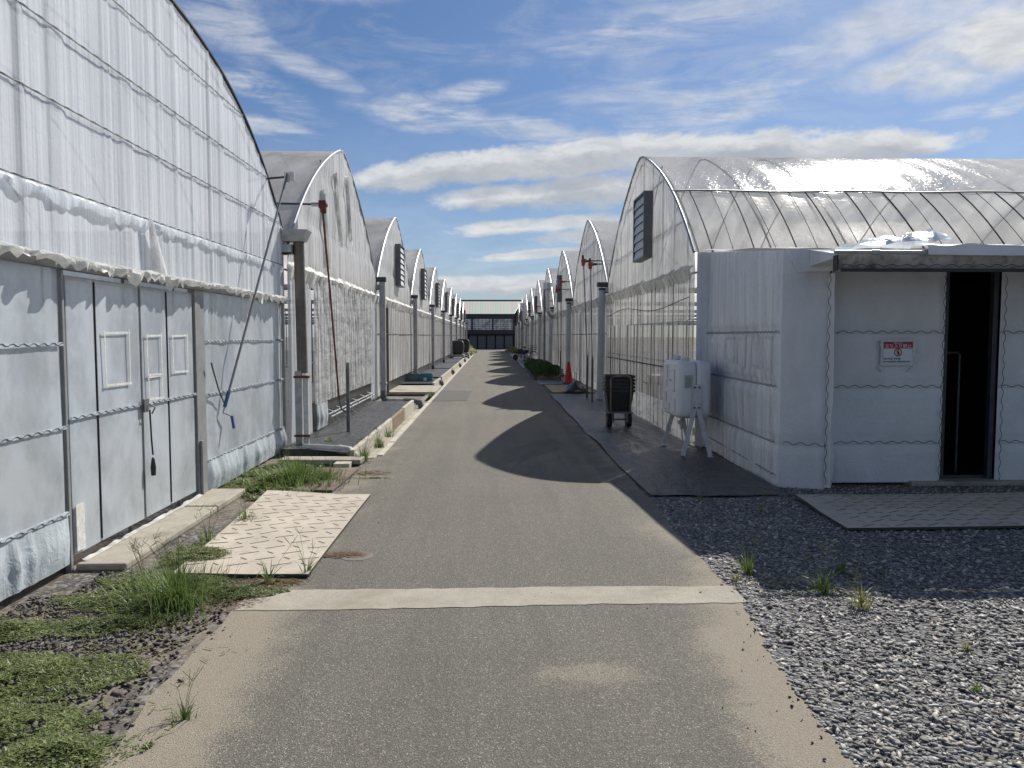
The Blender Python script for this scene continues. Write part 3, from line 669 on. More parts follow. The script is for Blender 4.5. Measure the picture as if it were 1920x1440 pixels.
mb = MB(); mb.tube([lc(-2.6, 7.23, 1.25), lc(-2.6, 7.4, 1.0), lc(*(Vector(Jb) + Vector((0, -.02, .05))))], .007, 5); mb.build('tether', M['black'], cr)

# ============================================================ STANDARD SPANS
XL, XR = -2.62, 2.75; HW2 = 3.8
ORD = ['first', 'second', 'third', 'fourth', 'fifth', 'sixth', 'seventh', 'eighth', 'ninth', 'tenth', 'eleventh']
def span(side, Yc, label, kind='std'):
    out = 1 if side < 0 else -1; X0 = XL if side < 0 else XR; ev = 2.66 if side < 0 else 2.62; rz = 4.72
    gf = M['film_gable'] if side < 0 else M['film_gable_right']
    T = thing('greenhouse', (X0, Yc, 0), label, 'greenhouse', 'greenhouse spans in the left row' if side < 0 else 'greenhouse spans in the right row')
    zt = lambda y: ev + (rz - ev) * arch01(y / HW2)
    res = .03 if kind in ('L1', 'R0') else .05
    ys = np.arange(-HW2, HW2 + .001, res); nz = 30; P = np.zeros((len(ys), nz, 3))
    sd = 50 + int(Yc)
    for i, yv in enumerate(ys):
        zz = np.linspace(2.36, float(zt(yv)) - .005, nz)
        h = folds(np.full(nz, yv), zz, sd, 5, .15, [2.36, 3.15, 4.0])
        P[i, :, 0] = out * (.005 + .04 * h); P[i, :, 1] = yv; P[i, :, 2] = zz
    mb = MB(); mb.grid(P, 0, out > 0); smooth_obj(mb.build('gable_film', gf, T), 75)
    O = (0, 0)
    kw = dict(parent=T, X=0, O=O, sgn=out)
    if kind == 'L1':
        panel('corner_film', -HW2, -2.55, .05, 2.38, M['film_left'], 61, .05, 'folds', .01, **kw)
        panel('rollup_sheet', -2.5, 2.95, .50, 2.36, M['film_sheet'], 63, .035, 'diag', .05, **kw)
        panel('corner_film', 2.98, HW2, .12, 2.38, M['film_left'], 65, .05, 'folds', .01, **kw)
        mb = MB(); mb.b2((-.02, -2.5, .1), (.02, 2.95, .52)); mb.build('base_sheet', M['black'], T)
        panel('torn_sheet', -2.5, -1.75, .12, .5, M['film_skirt'], 67, .06, 'pleat', .07, **kw)
        mb = MB(); r_ = random.Random(4)
        for yv in np.arange(-2.45, 2.95, .19):
            a_ = yv + r_.uniform(-.04, .04); mb.tube([(.10, a_, 2.34), (.11, a_ + r_.uniform(-.03, .03), 1.4), (.10, a_ + r_.uniform(-.05, .05), .48)], .0016 if r_.random() > .3 else .003, 4, 0, False)
        mb.build('tie_strings', M['string'], T)
        mb = MB(); mb.tube([(.13, -1.75, .24), (.13, 2.7, .24)], .014, 8); mb.tube([(.09, -1.75, .28), (.09, 2.7, .28)], .012, 8)
        for yv in (-1.6, -1.0, -.2, .5, 1.4, 2.2): mb.tube([(.05, yv, .34), (.16, yv + .02, .3), (.17, yv + .04, .2), (.22, yv + .1, .14)], .007, 5)
        mb.build('rollup_pipe', M['galv'], T)
        # loose film bunched on the gable
        mb = MB()
        for (q, z_) in ((-1.9, 3.7), (-.9, 4.15), (.1, 4.3)):
            P2 = [[(.06 + .03 * math.sin(u * 9 + q) + .02 * t, q + u * .12 + t * .25 + .05 * math.sin(7 * u + t), z_ - t * 1.1 + .05 * math.sin(5 * u)) for u in np.linspace(0, 1, 7)] for t in np.linspace(0, 1, 14)]
            mb.grid(np.array(P2))
        smooth_obj(mb.build('bunched_film', M['film_white'], T), 80)
    elif kind == 'R0':
        panel('wall_film', -HW2, HW2, 1.72, 2.36, M['film_gable_right'], 71, .03, 'folds', .01, **kw)
        panel('clear_band', -HW2, HW2, .48, 1.72, M['film_clear'], 73, .02, 'folds', .01, **kw)
        panel('base_film', -HW2, HW2, .04, .48, M['film_sheet'], 75, .02, 'flat', .014, **kw)
        mb = MB(); r_ = random.Random(9)
        for yv in np.arange(-3.7, 3.8, .31): mb.tube([(-.055, yv, 2.34), (-.06, yv + r_.uniform(-.05, .05), .05)], .0025 if r_.random() > .4 else .0045, 4, 0, False)
        mb.tube([(-.06, y_, 1.98 + .06 * math.sin(y_ * 1.1)) for y_ in np.linspace(-3.7, 3.7, 20)], .006, 4)
        mb.tube([(-.05, y_, 1.02) for y_ in (-3.7, 3.7)], .011, 5)
        mb.build('tie_strings', M['string'], T)
    else:
        dw = (-2.9, -2.2) if side < 0 else (1.2, 1.9)
        lo = M['film_gable'] if side < 0 else M['film_gable_right']
        if kind == 'door':
            panel('wall_film', -HW2, dw[0], .12, 2.36, lo, 81, .04, 'folds', .01, dyy=.04, **kw)
            panel('wall_film', dw[1], HW2, .35, 2.36, lo, 83, .04, 'folds', .01, dyy=.04, **kw)
            dmb = MB()
            for q in (dw[0] + .02, dw[1] - .02): dmb.b2((-.02, q - .02, .1), (.02, q + .02, 2.2))
            for q in (.12, .8, 1.5, 2.18): dmb.b2((-.018, dw[0], q - .015), (.018, dw[1], q + .015))
            d = dmb.build('door', M['galv'], T)
            mb = MB(); mb.b2((-.004, dw[0] + .03, .12), (.004, dw[1] - .03, 2.17)); mb.build('door_film', M['film_flat'], d)
            mb = MB(); mb.b2((.03, dw[1] - .0, .1), (.09, dw[1] + .06, 2.2)); mb.build('door_rail', M['pipe_brown'], T)
        else:
            panel('wall_film', -HW2, HW2, .35 if side < 0 else .08, 2.36, lo, 85, .04, 'folds', .01, dyy=.04, dzz=.07, **kw)
        mb = MB(); mb.b2((-.02, -HW2 + (1.7 if side < 0 else 0), .05), (.012, HW2, .37 if side < 0 else .1)); mb.build('base_board', M['black'] if side < 0 else M['galv_dull'], T)
        mb = MB(); r_ = random.Random(3)
        for yv in np.arange(-3.6, 3.8, .38):
            if kind == 'door' and dw[0] - .05 < yv < dw[1] + .05: continue
            mb.tube([(out * .06, yv, 2.34), (out * .06, yv + r_.uniform(-.08, .08), .3)], .0035, 4, 0, False)
        mb.tube([(out * .05, -3.75, 1.55), (out * .05, 3.75, 1.55)], .011, 5)
        mb.build('tie_strings', M['string'], T)
    # white gathered band where the upper and lower film meet
    P = []
    for yv in np.arange(-HW2 + .02, HW2, .03):
        h1 = .05 * vn(yv * 5, 90) + .03 * vn(yv * 17, 91); P.append([(out * .03, yv, 2.42 + h1), (out * (.08 + .05 * vn(yv * 9, 92)), yv, 2.38 + .02 * vn(yv * 14, 93)), (out * .05, yv, 2.29 - h1 * (1.6 if kind != 'R0' else .8))])
    mb = MB(); mb.grid(np.array(P), 0, out > 0); smooth_obj(mb.build('film_tuck', M['film_white'] if side < 0 else M['film_gable_right'], T), 50)
    # roof
    if kind == 'R0':
        roof('roof', M['roof_shiny'], T, out, HW2, ev, rz, arch01, 22, -.67, 1, sag=.02, nx=240, lift=.012)
        roof('vent_film', M['roof_vent'], T, out, HW2, ev, rz, arch01, 22, -1, -.655, sag=.02, nx=240)
    else:
        roof('roof', M['roof_net'] if (side < 0) else M['roof_film'], T, out, HW2, ev, rz, arch01, 22, sag=.012, nx=110)
    sv = np.linspace(-1, 1, 33)
    mb = MB(); mb.tube([(out * .03, s * HW2, ev + (rz - ev) * float(arch01(s)) + .004) for s in sv], .02, 6); mb.build('arch_rail', M['alu'] if side < 0 else M['galv'], T)
    if kind == 'L1':
        mb = MB(); mb.grid(np.array([[(-out * q, -HW2 + .02 * vn(q * 4, 2) - .03, z) for z in (0, .9, 1.8, ev)] for q in np.arange(.02, 21.9, .2)])); mb.build('side_film', M['film_skirt'], T)
    if kind == 'R0':
        mb = MB()
        for q in np.arange(.22, 13, .29):
            j_ = .02 * math.sin(q * 7); mb.tube([(-out * (q + j_ * math.cos(s * 5) + .10 * (s + 1)), s * HW2, ev + (rz - ev) * float(arch01(s)) + .006) for s in np.linspace(-1, -.66, 14)], .005 if int(q / .29) % 2 else .010, 5, 0, False)
        mb.build('roof_straps', M['string'], T)
        mb = MB(); mb.tube([(-out * q, -.66 * HW2, ev + (rz - ev) * float(arch01(.66)) + .014 + .008 * math.sin(q * 3)) for q in np.arange(-.03, 21, .15)], .014, 6); mb.build('vent_rail', M['galv_dull'], T)
        mb = MB(); mb.grid(np.array([[(-out * q, -HW2 + .01 * math.sin(q * 9), z) for z in (0, .9, 1.8, ev)] for q in np.arange(.02, 21.9, .2)])); mb.build('side_film', M['film_hut_side'], T)
    mb = MB(); mb.add([(-out * .1, -HW2 + .05, .012), (-out * 21.9, -HW2 + .05, .012), (-out * 21.9, HW2 - .05, .012), (-out * .1, HW2 - .05, .012)], [(0, 1, 2, 3) if out < 0 else (3, 2, 1, 0)]); mb.build('added_floor', M['concrete'] if kind == 'R0' else M['weedmat'], T)  # added floor: black dims the span, the pale one bounces light up
    xs = [.05] + [1.06 * k_ for k_ in range(1, 4)] + [5.3, 8, 12, 16, 20]
    frame_parts(T, -out, HW2, ev, rz, arch01, xs)
    for yv in np.arange(-3.2, 3.3, .8): mb = MB(); mb.tube([(-out * .04, yv, 0), (-out * .04, yv, float(zt(yv)) - .04)], .013, 5); mb.build('upright', M['galv_dull'], T)
    mb = MB()
    for (zv, q) in ((3.15, 3.0), (4.0, 1.7)): mb.tube([(-out * .03, -q, zv), (-out * .03, q, zv)], .014, 5)
    mb.tube([(-out * .04, -3.7, 2.36), (-out * .04, 3.7, 2.36)], .014, 5); mb.tube([(-out * .04, -3.7, 1.1), (-out * .04, 3.7, 1.1)], .012, 5)
    mb.tube([(-out * .04, -1.5, 4.25), (-out * .04, -.2, 3.2)], .008, 4); mb.tube([(-out * .04, 1.5, 4.2), (-out * .04, .2, 3.3)], .008, 4)
    mb.build('tie_bars', M['galv_dull'], T)
    mb = MB(); mb.grid(np.array([[(-out * 22, y, 0), (-out * 22, y, float(zt(y)))] for y in np.linspace(-HW2, HW2, 25)])); mb.build('back_film', M['roof_film'], T)
    if side < 0 or kind != 'R0':
        mb = MB(); x0 = out * .10; mb.b2((-out * 22, -HW2 - .09, ev - .12), (x0, -HW2 + .07, ev - .10)); mb.b2((-out * 22, -HW2 - .09, ev - .12), (x0, -HW2 - .07, ev + .0)); mb.b2((-out * 22, -HW2 + .055, ev - .12), (x0, -HW2 + .07, ev + .0)); mb.b2((x0 - .006, -HW2 - .09, ev - .12), (x0 + .006, -HW2 + .07, ev)); mb.build('gutter', M['galv'], T)
    return T
def louvre(T, side, y=.0, z=3.42, w_=.95, h=1.12):
    out = 1 if side < 0 else -1; d = .15
    mb = MB(); x0 = out * .05; x1 = out * (.05 + d)
    mb.b2((x0, y - w_ / 2, z - h / 2), (x1, y - w_ / 2 + .03, z + h / 2)); mb.b2((x0, y + w_ / 2 - .03, z - h / 2), (x1, y + w_ / 2, z + h / 2))
    mb.b2((x0, y - w_ / 2 + .03, z + h / 2 - .03), (x1, y + w_ / 2 - .03, z + h / 2)); mb.b2((x0, y - w_ / 2 + .03, z - h / 2), (x1, y + w_ / 2 - .03, z - h / 2 + .03))
    mb.b2((x0, y - w_ / 2 + .03, z - h / 2 + .03), (x0 + out * .01, y + w_ / 2 - .03, z + h / 2 - .03))
    L = mb.build('louvre_vent', M['louvre'], T); s_ = MB(); n_ = 7; st_ = (h - .08) / n_
    for i in range(n_):
        zb = z - h / 2 + .04 + i * st_
        s_.add([(out * (d + .01), y - w_ / 2 + .035, zb + st_ * .98), (out * (d + .01), y + w_ / 2 - .035, zb + st_ * .98), (out * (.05 + d - .006), y + w_ / 2 - .035, zb - st_ * .02), (out * (.05 + d - .006), y - w_ / 2 + .035, zb - st_ * .02),
                (out * (d + .004), y - w_ / 2 + .035, zb + st_ * .98), (out * (d + .004), y + w_ / 2 - .035, zb + st_ * .98), (out * (.05 + d - .012), y + w_ / 2 - .035, zb - st_ * .04), (out * (.05 + d - .012), y - w_ / 2 + .035, zb - st_ * .04)],
               [(0, 1, 2, 3), (7, 6, 5, 4), (3, 2, 6, 7), (0, 3, 7, 4), (1, 0, 4, 5), (2, 1, 5, 6)])
    s_.build('slats', M['white_pl2'], L); return L
PER = 7.6
YL = [13.8 + PER * i for i in range(9)]          # ridges of the left spans
YR = [14.1 + PER * i for i in range(9)]
# ---- left row
left = []; right = []
T = span(-1, YL[0], 'second greenhouse on the left, its wrinkled roll-up sheet strung behind the brown-stained downpipe', 'L1'); left.append(T)
T = span(-1, YL[1], 'third greenhouse on the left, pale gable with a narrow door beside the teal crates', 'door'); louvre(T, -1, .05); left.append(T)
T = span(-1, YL[2], 'fourth greenhouse on the left, pale gable with louvre just beyond the teal crates', 'std'); louvre(T, -1, .05); left.append(T)
for i in range(3, 9):
    c = copy_tree(T); c.location.y = YL[i]; left.append(c)
    c['label'] = '%s greenhouse on the left counted from the camera, pale arched gable with grey louvre' % ORD[i + 1]
# ---- right row
T = span(1, YR[0], 'nearest greenhouse on the right, shiny ribbed roof and strung gable behind the white shed', 'R0'); louvre(T, 1, -.75, 3.36, .95, 1.1); right.append(T)
T = span(1, YR[1], 'second greenhouse on the right, gable with door behind the paired metal stakes and red cone', 'door'); right.append(T)
T2 = span(1, YR[2], 'third greenhouse on the right, shaded gable behind the low green bushes', 'std'); louvre(T2, 1, .2, 3.3, .6, 1.0); right.append(T2)
for i in range(3, 9):
    c = copy_tree(T2); c.location.y = YR[i]; right.append(c)
    c['label'] = '%s greenhouse on the right counted from the camera, narrow shaded gable' % ORD[i]

# ---- downpipes, things of their own standing in front of the gutters
def pipe_left(i, Y):
    o = thing('downpipe', (-2.45, Y, 0), '', 'downpipe', 'square grey downpipes along the left row')
    mb = MB(); mb.b2((-.065, -.055, .16), (.065, .055, 2.72)); mb.b2((-.08, -.07, .40), (.08, .07, .44)); bevel(mb.build('pipe', M['pipe_grey'], o), .012)
    mb = MB(); mb.b2((-.27, -.065, 2.725), (.085, .065, 2.83)); mb.b2((-.30, -.05, 2.66), (-.18, .05, 2.722)); bevel(mb.build('gutter_outlet', M['dark_metal'], o), .006)
    mb = MB(); mb.tube([(0, 0, .25), (0, 0, .10), (.03, -.01, .04), (.10, -.03, .03)], .072, 12); smooth_obj(mb.build('elbow', M['pipe_dark'], o))
    mb = MB(); mb.tube([(.10, -.03, .03), (.52, -.22, .03)], .062, 12); smooth_obj(mb.build('drain_pipe', M['pipe_grey'], o))
    mb = MB(); mb.tube([(.50, -.21, .03), (.72, -.30, .03), (.86, -.36, .01), (.90, -.38, -.10)], .072, 12); smooth_obj(mb.build('elbow', M['pipe_dark'], o))
    return o
for i in range(1, 10):
    Y = 10.0 + PER * i
    if i == 1: p0 = pipe_left(1, Y); o = p0
    else: o = copy_tree(p0); o.location.y = Y
    o['label'] = ['', 'square grey downpipe with dark drain elbow between the second and third left greenhouses', 'square grey downpipe standing behind the teal crates'][i] if i < 3 else '%s square grey downpipe of the left row counted from the camera' % ORD[i - 1]
o = thing('downpipe', (-2.43, 10.0, 0), 'round brown-stained downpipe with grey box top beside the nearest left greenhouse', 'downpipe')
mb = MB(); mb.tube([(0, 0, 1.02), (-.02, .0, 2.70)], .068, 16); smooth_obj(mb.build('pipe', M['pipe_brown'], o))
mb = MB(); mb.add([(-.2, -.16, 2.84), (.12, -.16, 2.84), (.12, .12, 2.84), (-.2, .12, 2.84), (-.2, -.10, 2.70), (.06, -.10, 2.70), (.06, .08, 2.70), (-.2, .08, 2.70), ],
                  [(0, 1, 2, 3), (7, 6, 5, 4), (4, 5, 1, 0), (5, 6, 2, 1), (6, 7, 3, 2), (7, 4, 0, 3)]); mb.b2((-.42, -.12, 2.82), (-.2, .1, 2.86)); mb.build('gutter_outlet', M['pipe_grey'], o)
mb = MB(); mb.tube([(.045, -.03, .05), (.045, -.03, 1.0)], .035, 12); smooth_obj(mb.build('lower_pipe', M['white_pl2'], o))
mb = MB(); mb.b2((-.085, -.07, 0), (-.005, -.01, 1.05)); mb.build('support_post', M['galv'], o)
for z in (.96, .2):
    mb = MB(); mb.b2((-.10, -.08, z), (.09, -.07, z + .03)); mb.b2((.085, -.08, z), (.1, .0, z + .03)); mb.build('clamp', M['rust'], o)
o = thing('drain_pipe', (-2.3, 9.62, 0), 'grey drain pipe lying at the front end of the raised mat bed by the grass', 'pipe')
mb = MB(); mb.tube([(-.05, .05, .10), (.45, -.12, .10)], .05, 12); smooth_obj(mb.build('pipe', M['galv'], o))
mb = MB(); mb.tube([(.42, -.11, .10), (.55, -.16, .09), (.63, -.20, .03), (.65, -.22, -.06)], .058, 12); smooth_obj(mb.build('elbow', M['pipe_grey'], o))

def pipe_right(Y, zt=2.62):
    o = thing('downpipe', (2.6, Y, 0), '', 'downpipe', 'round pale downpipes along the right row')
    mb = MB(); mb.tube([(-.035, 0, .0), (.0, 0, zt)], .083, 20); smooth_obj(mb.build('pipe', M['pipe_pale'], o))
    mb = MB(); mb.b2((-.12, -.11, zt + .02), (.26, .11, zt + .13)); bevel(mb.build('gutter_outlet', M['dark_metal'], o), .02)
    mb = MB(); mb.lathe([(.09, 0), (.085, .06)], (0, 0, zt - .06), 16); mb.build('collar', M['dark_metal'], o)
    return o
for i in range(9):
    Y = 17.95 + PER * i
    if i == 0: pr0 = pipe_right(Y); o = pr0
    else: o = copy_tree(pr0); o.location.y = Y
    o['label'] = ['round pale downpipe just behind the hand truck with stacked black trays', 'round pale downpipe just behind the red traffic cone', 'round pale downpipe rising behind the low green bushes'][i] if i < 3 else '%s round pale downpipe of the right row counted from the camera' % ORD[i]

# ---- steel stakes and vent winders
def stake(x, y, h, label, z0=0., w_=.05, group=None):
    mb = MB(); mb.b2((-w_ / 2, -.006, 0), (w_ / 2, .006, h)); mb.b2((-w_ / 2, -.02, 0), (-w_ / 2 + .008, -.006, h)); mb.b2((w_ / 2 - .008, -.02, 0), (w_ / 2, -.006, h))
    mb.box((0.0, -.0, h + .03), (w_ * .8, .022, .07), taper=1.0); mb.tube([(0, -.035, h - .48), (0, .04, h - .48)], .012, 6)
    o = mb.build('steel_stake', M['galv_dull']); o.location = (x, y, z0); return tag(o, label, 'stake', group)
stake(-2.08, 11.25, .95, 'grey steel stake standing in the raised mat bed under the rusty winder pole', .1)
stake(2.31, 18.35, .98, 'left one of the paired grey steel stakes in front of the second right greenhouse', group='steel stakes along the right row')
stake(2.30, 17.35, .98, 'right one of the paired grey steel stakes, beside the thick pale downpipe', group='steel stakes along the right row')
stake(2.34, 25.7, .95, 'grey steel stake between the green bushes and the red cone', group='steel stakes along the right row')
def winder(x, y, z, bx, by, bz, label, mot='red_motor', pole='galv_dull', side=1, group=None, ln=.95):
    o = thing('vent_winder', (x, y, 0), label, 'vent winder', group)
    mb = MB(); mb.tube([(0, 0, z), (side * ln, .0, z + .02)], .014, 6); mb.build('shaft', M['dark_metal'], o)
    mb = MB(); mb.box((0, 0, z), (.10, .08, .11)); mb.lathe([(.035, 0), (.045, .02), (.045, .07), (.03, .09)], (-.01 * side, 0, z - .12), 10); mb.tube([(-.02 * side, -.05, z), (-.02 * side, .06, z)], .045, 10); bevel(mb.build('motor', M[mot], o), .01)
    mb = MB(); mb.box((-.02 * side, 0, z + .09), (.05, .05, .10)); mb.tube([(.05 * side, 0, z), (.15 * side, 0, z + .0)], .03, 8); mb.build('bracket', M['dark_metal'] if side > 0 else M['alu'], o)
    mb = MB(); mb.tube([(0, 0, z - .1), ((bx - x) * .5, (by - y) * .5, (z + bz) / 2), (bx - x, by - y, bz)], .014, 6); mb.build('pole', M[pole], o)
    return o
winder(-2.30, 10.75, 3.30, -2.24, 11.4, .55, 'rust-brown vent winder with long rusty pole in front of the second left greenhouse', 'rust', 'rust', -1)
o = bpy.data.objects['vent_winder']; mb = MB(); mb.tube([(.06, .65, .56), (.1, .62, .42), (.2, .55, .38), (.24, .5, .40)], .014, 6); mb.build('crank_arm', M['dark_metal'], o)
G_ = 'orange motor vent winders along the right row'
wlab = [('orange-red vent winder with black cap on the outer pole by the second right greenhouse', 2.29, 19.0, 3.34, 2.31, 18.38, .95),
        ('orange-red vent winder with pole beside the nearest pale right downpipe', 2.43, 18.75, 3.24, 2.30, 17.38, .95),
        ('orange-red vent winder above the red traffic cone', 2.42, 26.5, 3.36, 2.36, 25.75, .9),
        ('lower orange-red vent winder left of the louvre above the traffic cone', 2.32, 26.9, 3.12, 2.33, 26.4, .6),
        ('orange-red vent winder just right of the tall steel chimney', 2.38, 34.2, 3.05, 2.36, 33.8, .6)]
for l_, x, y, z, bx, by, bz in wlab: winder(x, y, z, bx, by, bz, l_, group=G_, ln=1.3)
for i in range(3, 8):
    y = 18.8 + PER * i; winder(2.42, y, 3.1, 2.4, y - .4, .6, '%s orange-red vent winder along the right row, beyond the tall chimney' % ORD[i + 2], group=G_)
def chimney(x, y, h, label):
    o = thing('chimney', (x, y, 0), label, 'chimney', 'steel chimneys on the right row')
    mb = MB(); mb.tube([(0, 0, 0), (0, 0, .1), (0, 0, h - .3)], .05, 14); mb.build('support_post', M['dark_metal'], o) if False else smooth_obj(mb.build('support_post', M['galv_dull'], o))
    mb = MB(); mb.tube([(.6, .1, 2.35), (.35, .06, 2.35), (.22, .03, 2.42), (.14, 0, 2.6), (.13, 0, 2.8), (.13, 0, h)], .105, 16); smooth_obj(mb.build('flue', M['alu'], o))
    mb = MB(); mb.lathe([(.11, 0), (.175, .03), (.18, .32), (.15, .33)], (.13, 0, h - .05), 18); smooth_obj(mb.build('cowl', M['alu'], o)); return o
chimney(2.25, 32.2, 3.45, 'tall silver steel chimney with cowl, nearer one rising in front of the right greenhouses')
chimney(2.25, 55.5, 3.6, 'distant silver steel chimney with cowl near the end of the right row')

# ---- raised beds on the left with mat and plank edging
def bed_(y0, y1, label, x0=-2.62, x1=-1.72, first=False):
    o = thing('raised_bed', (-2.1, y0, 0), label, 'raised bed')
    xs = np.linspace(x0, x1, 10); yy = np.arange(y0, y1, .22)
    P = np.array([[(x + 2.1, q - y0 + (0.0 if not first else -.0), .098 + .012 * vn2(np.array([x * 3]), np.array([q * 2.]), 5)[0]) for x in xs] for q in yy])
    if first: P[0, :, 1] += np.linspace(.45, -.1, 10)
    mb = MB(); mb.grid(P, 0, True); mb.b2((x0 + 2.1, .3, 0), (x1 + 2.1, y1 - y0, .09)); smooth_obj(mb.build('ground_mat', M['weedmat'], o), 30)
    yy = y0; k = 0; r_ = random.Random(int(y0))
    while yy < y1 - .1:
        L = min(1.82, y1 - yy); mb = MB(); dz = r_.uniform(-.006, .01)
        mb.b2((x1 + 2.105, yy - y0 + .008, -.12), (x1 + 2.165, yy - y0 + L - .008, .118 + dz)); mt = M['wood'] if (first and k == 2) else M['concrete_pale']
        bevel(mb.build('edge_plank', mt, o), .006); yy += L; k += 1
    return o
bed_(9.3, 16.6, 'raised bed under black mat edged with concrete planks by the second left greenhouse', first=True)
bed_(22.6, 25.6, 'short raised bed with mat beside the teal crates')
bed_(26.2, 33.2, 'long raised bed with mat and plank edge beyond the teal crates')
bed_(33.7, 40.8, 'raised bed with mat in front of the dark hooded cart on the left')
bed_(41.3, 48.4, 'far raised bed with mat just before the dark hooded cart')
k_ = MB(); r_ = random.Random(2); y = 9.55
while y < 60:
    L = r_.uniform(.9, 1.2); k_.b2((-1.425 + r_.uniform(-.006, .006), y + .01, -.10), (-1.345, y + L - .01, .018 + r_.uniform(0, .01))); y += L
tag(k_.build('kerb_strip', M['concrete_pale']), kind='structure')
def slab(name, a, b, mat, label, cat, rz=0., th=.0):
    a = Vector(a); b = Vector(b); c = (a + b) / 2; mb = MB(); d = b - a; mb.box((0, 0, 0), tuple(abs(q) for q in d))
    o = mb.build(name, mat); o.location = c; o.rotation_euler = (0, 0, rz); bevel(o, .008, 2); return tag(o, label, cat)
slab('concrete_slab', (-2.45, 8.86, .02), (-1.50, 9.12, .075), M['concrete'], 'narrow pale concrete slab bridging the drain in front of the lying grey pipe', 'slab', -.04)
slab('concrete_slab', (-2.66, 19.3, .03), (-1.40, 21.9, .10), M['concrete'], 'wide concrete ramp slab before the door of the third left greenhouse', 'slab')
slab('cover_plate', (-2.05, 7.35, .002), (-1.50, 8.6, .028), M['plate'], 'flat brown cover plate between the weeds and the lane', 'plate', -.03)
slab('concrete_block', (-1.78, 8.66, -.05), (-1.60, 8.84, .06), M['concrete_pale'], 'small pale concrete block in the gap below the slab', 'block')
# door sill of the nearest greenhouse
o = thing('door_sill', (-2.5, 5.9, 0), 'pale concrete sill along the foot of the double doors of the nearest left greenhouse', 'sill')
for (y0, y1, dz) in ((4.9, 6.55, 0), (6.56, 7.3, .006)):
    mb = MB(); mb.b2((-.15, y0 - 5.9, .0), (.17, y1 - 5.9, .05 + dz)); bevel(mb.build('sill_block', M['concrete'], o), .012, 2)
mb = MB(); P = [[(-.145 + .03 * k + .01 * vn(q * 9, 8), q - 5.9, .055 + .02 * (1 - k) * vn(q * 14, 6)) for k in (0, 1)] for q in np.arange(4.95, 7.0, .03)]; mb.grid(np.array(P), 0, True); mb.build('sand_line', M['film_white'], o)

# ---- rubber mats with herringbone slots
def rmat(name, corners, mat, label, seed, z=.02, th=.018, lift=None, lines=None):
    cx = sum(c[0] for c in corners) / 4; cy = sum(c[1] for c in corners) / 4
    A, B, C, D = [Vector((c[0] - cx, c[1] - cy, 0)) for c in corners]    # near-left, near-right, far-right, far-left
    def q(u, v): 
        p = (A * (1 - u) + B * u) * (1 - v) + (D * (1 - u) + C * u) * v
        return p
    def hz(u, v): return z + .010 * math.sin(u * 5 + seed) * math.sin(v * 4) + .014 * vn2(np.array([u * 3]), np.array([v * 3]), seed)[0] + (lift(u, v) if lift else 0)
    n_ = 24; top = np.zeros((n_ + 1, n_ + 1, 3))
    for i in range(n_ + 1):
        for j in range(n_ + 1):
            p = q(i / n_, j / n_); top[i, j] = (p.x, p.y, hz(i / n_, j / n_))
    mb = MB(); mb.grid(top, 0); bot = top.copy(); bot[:, :, 2] -= th; mb.grid(bot, 0, True)
    for e in (np.stack([bot[:, 0], top[:, 0]]), np.stack([top[:, -1], bot[:, -1]]), np.stack([top[0], bot[0]]), np.stack([bot[-1], top[-1]])): mb.grid(e, 1)
    o = mb.build(name, [mat, M['groove']]); smooth_obj(o, 30); o.location = (cx, cy, 0); tag(o, label, 'rubber mat')
    gb = MB(); wx = (B - A).length; wy = (D - A).length; nxg = int(wx / .125); nyg = int(wy / .13); r_ = random.Random(seed)
    for i in range(nxg):
        for j in range(nyg):
            cxu = (i + .5) / nxg; cyv = (j + .5) / nyg; lg = .066 if (i + j) % 2 else .033
            if not (.03 < cxu < .97 and .03 < cyv < .97): continue
            a = R(28) if (i + j) % 2 else R(-42)
            du = math.cos(a) * lg / wx; dv = math.sin(a) * lg / wy; nu = -math.sin(a) * .0052 / wx; nv = math.cos(a) * .0052 / wy
            vs = []
            for (sa, sb) in ((-1, -1), (1, -1), (1, 1), (-1, 1)):
                u = cxu + sa * du + sb * nu; v = cyv + sa * dv + sb * nv; p = q(u, v); vs.append((p.x, p.y, hz(u, v) + .0015))
            gb.add(vs, [(0, 1, 2, 3)])
    gb.build('slot_pattern', M['groove'], o); return o
rmat('rubber_mat', [(-1.98, 4.75), (-1.13, 4.70), (-1.12, 7.12), (-2.12, 7.28)], M['matbeige'], 'beige rubber mat with slotted pattern in front of the left double doors', 4, .028)
rmat('rubber_mat', [(2.72, 5.72), (5.3, 5.76), (5.4, 6.95), (2.80, 6.93)], M['matgrey'], 'grey-brown slotted rubber mat lying on gravel before the white shed door', 6, .034)
# ---- weed mats on the right
def wmat(y0, y1, x1, name, seed, z=.012, wv=.012):
    yy = np.arange(y0, y1 + .001, .16); nx_ = 26
    P = np.array([[((edgeR(q) + .01) * (1 - t) + x1 * t + (.0 if t > 0 else .02 * math.sin(q * 2)), q + (.0 if q > y0 else .03 * math.sin(t * 9) + (.0)), z + 1.8 * wv * (vn2(np.array([t * 9 + q * .4]), np.array([q * 1.4]), seed)[0])) for t in np.linspace(0, 1, nx_)] for q in yy])
    mb = MB(); mb.grid(P, 0, True); return tag(smooth_obj(mb.build(name, M['weedmat']), 60), kind='structure')
wmat(7.02, 19.6, 2.80, 'ground_mat', 3); wmat(23.4, 42, 2.75, 'ground_mat', 6); wmat(42.5, 76, 2.75, 'ground_mat', 9)
slab('wooden_board', (1.62, 20.1, .012), (2.75, 23.1, .03), M['board'], 'yellow-brown plywood board lying before the red cone', 'board')

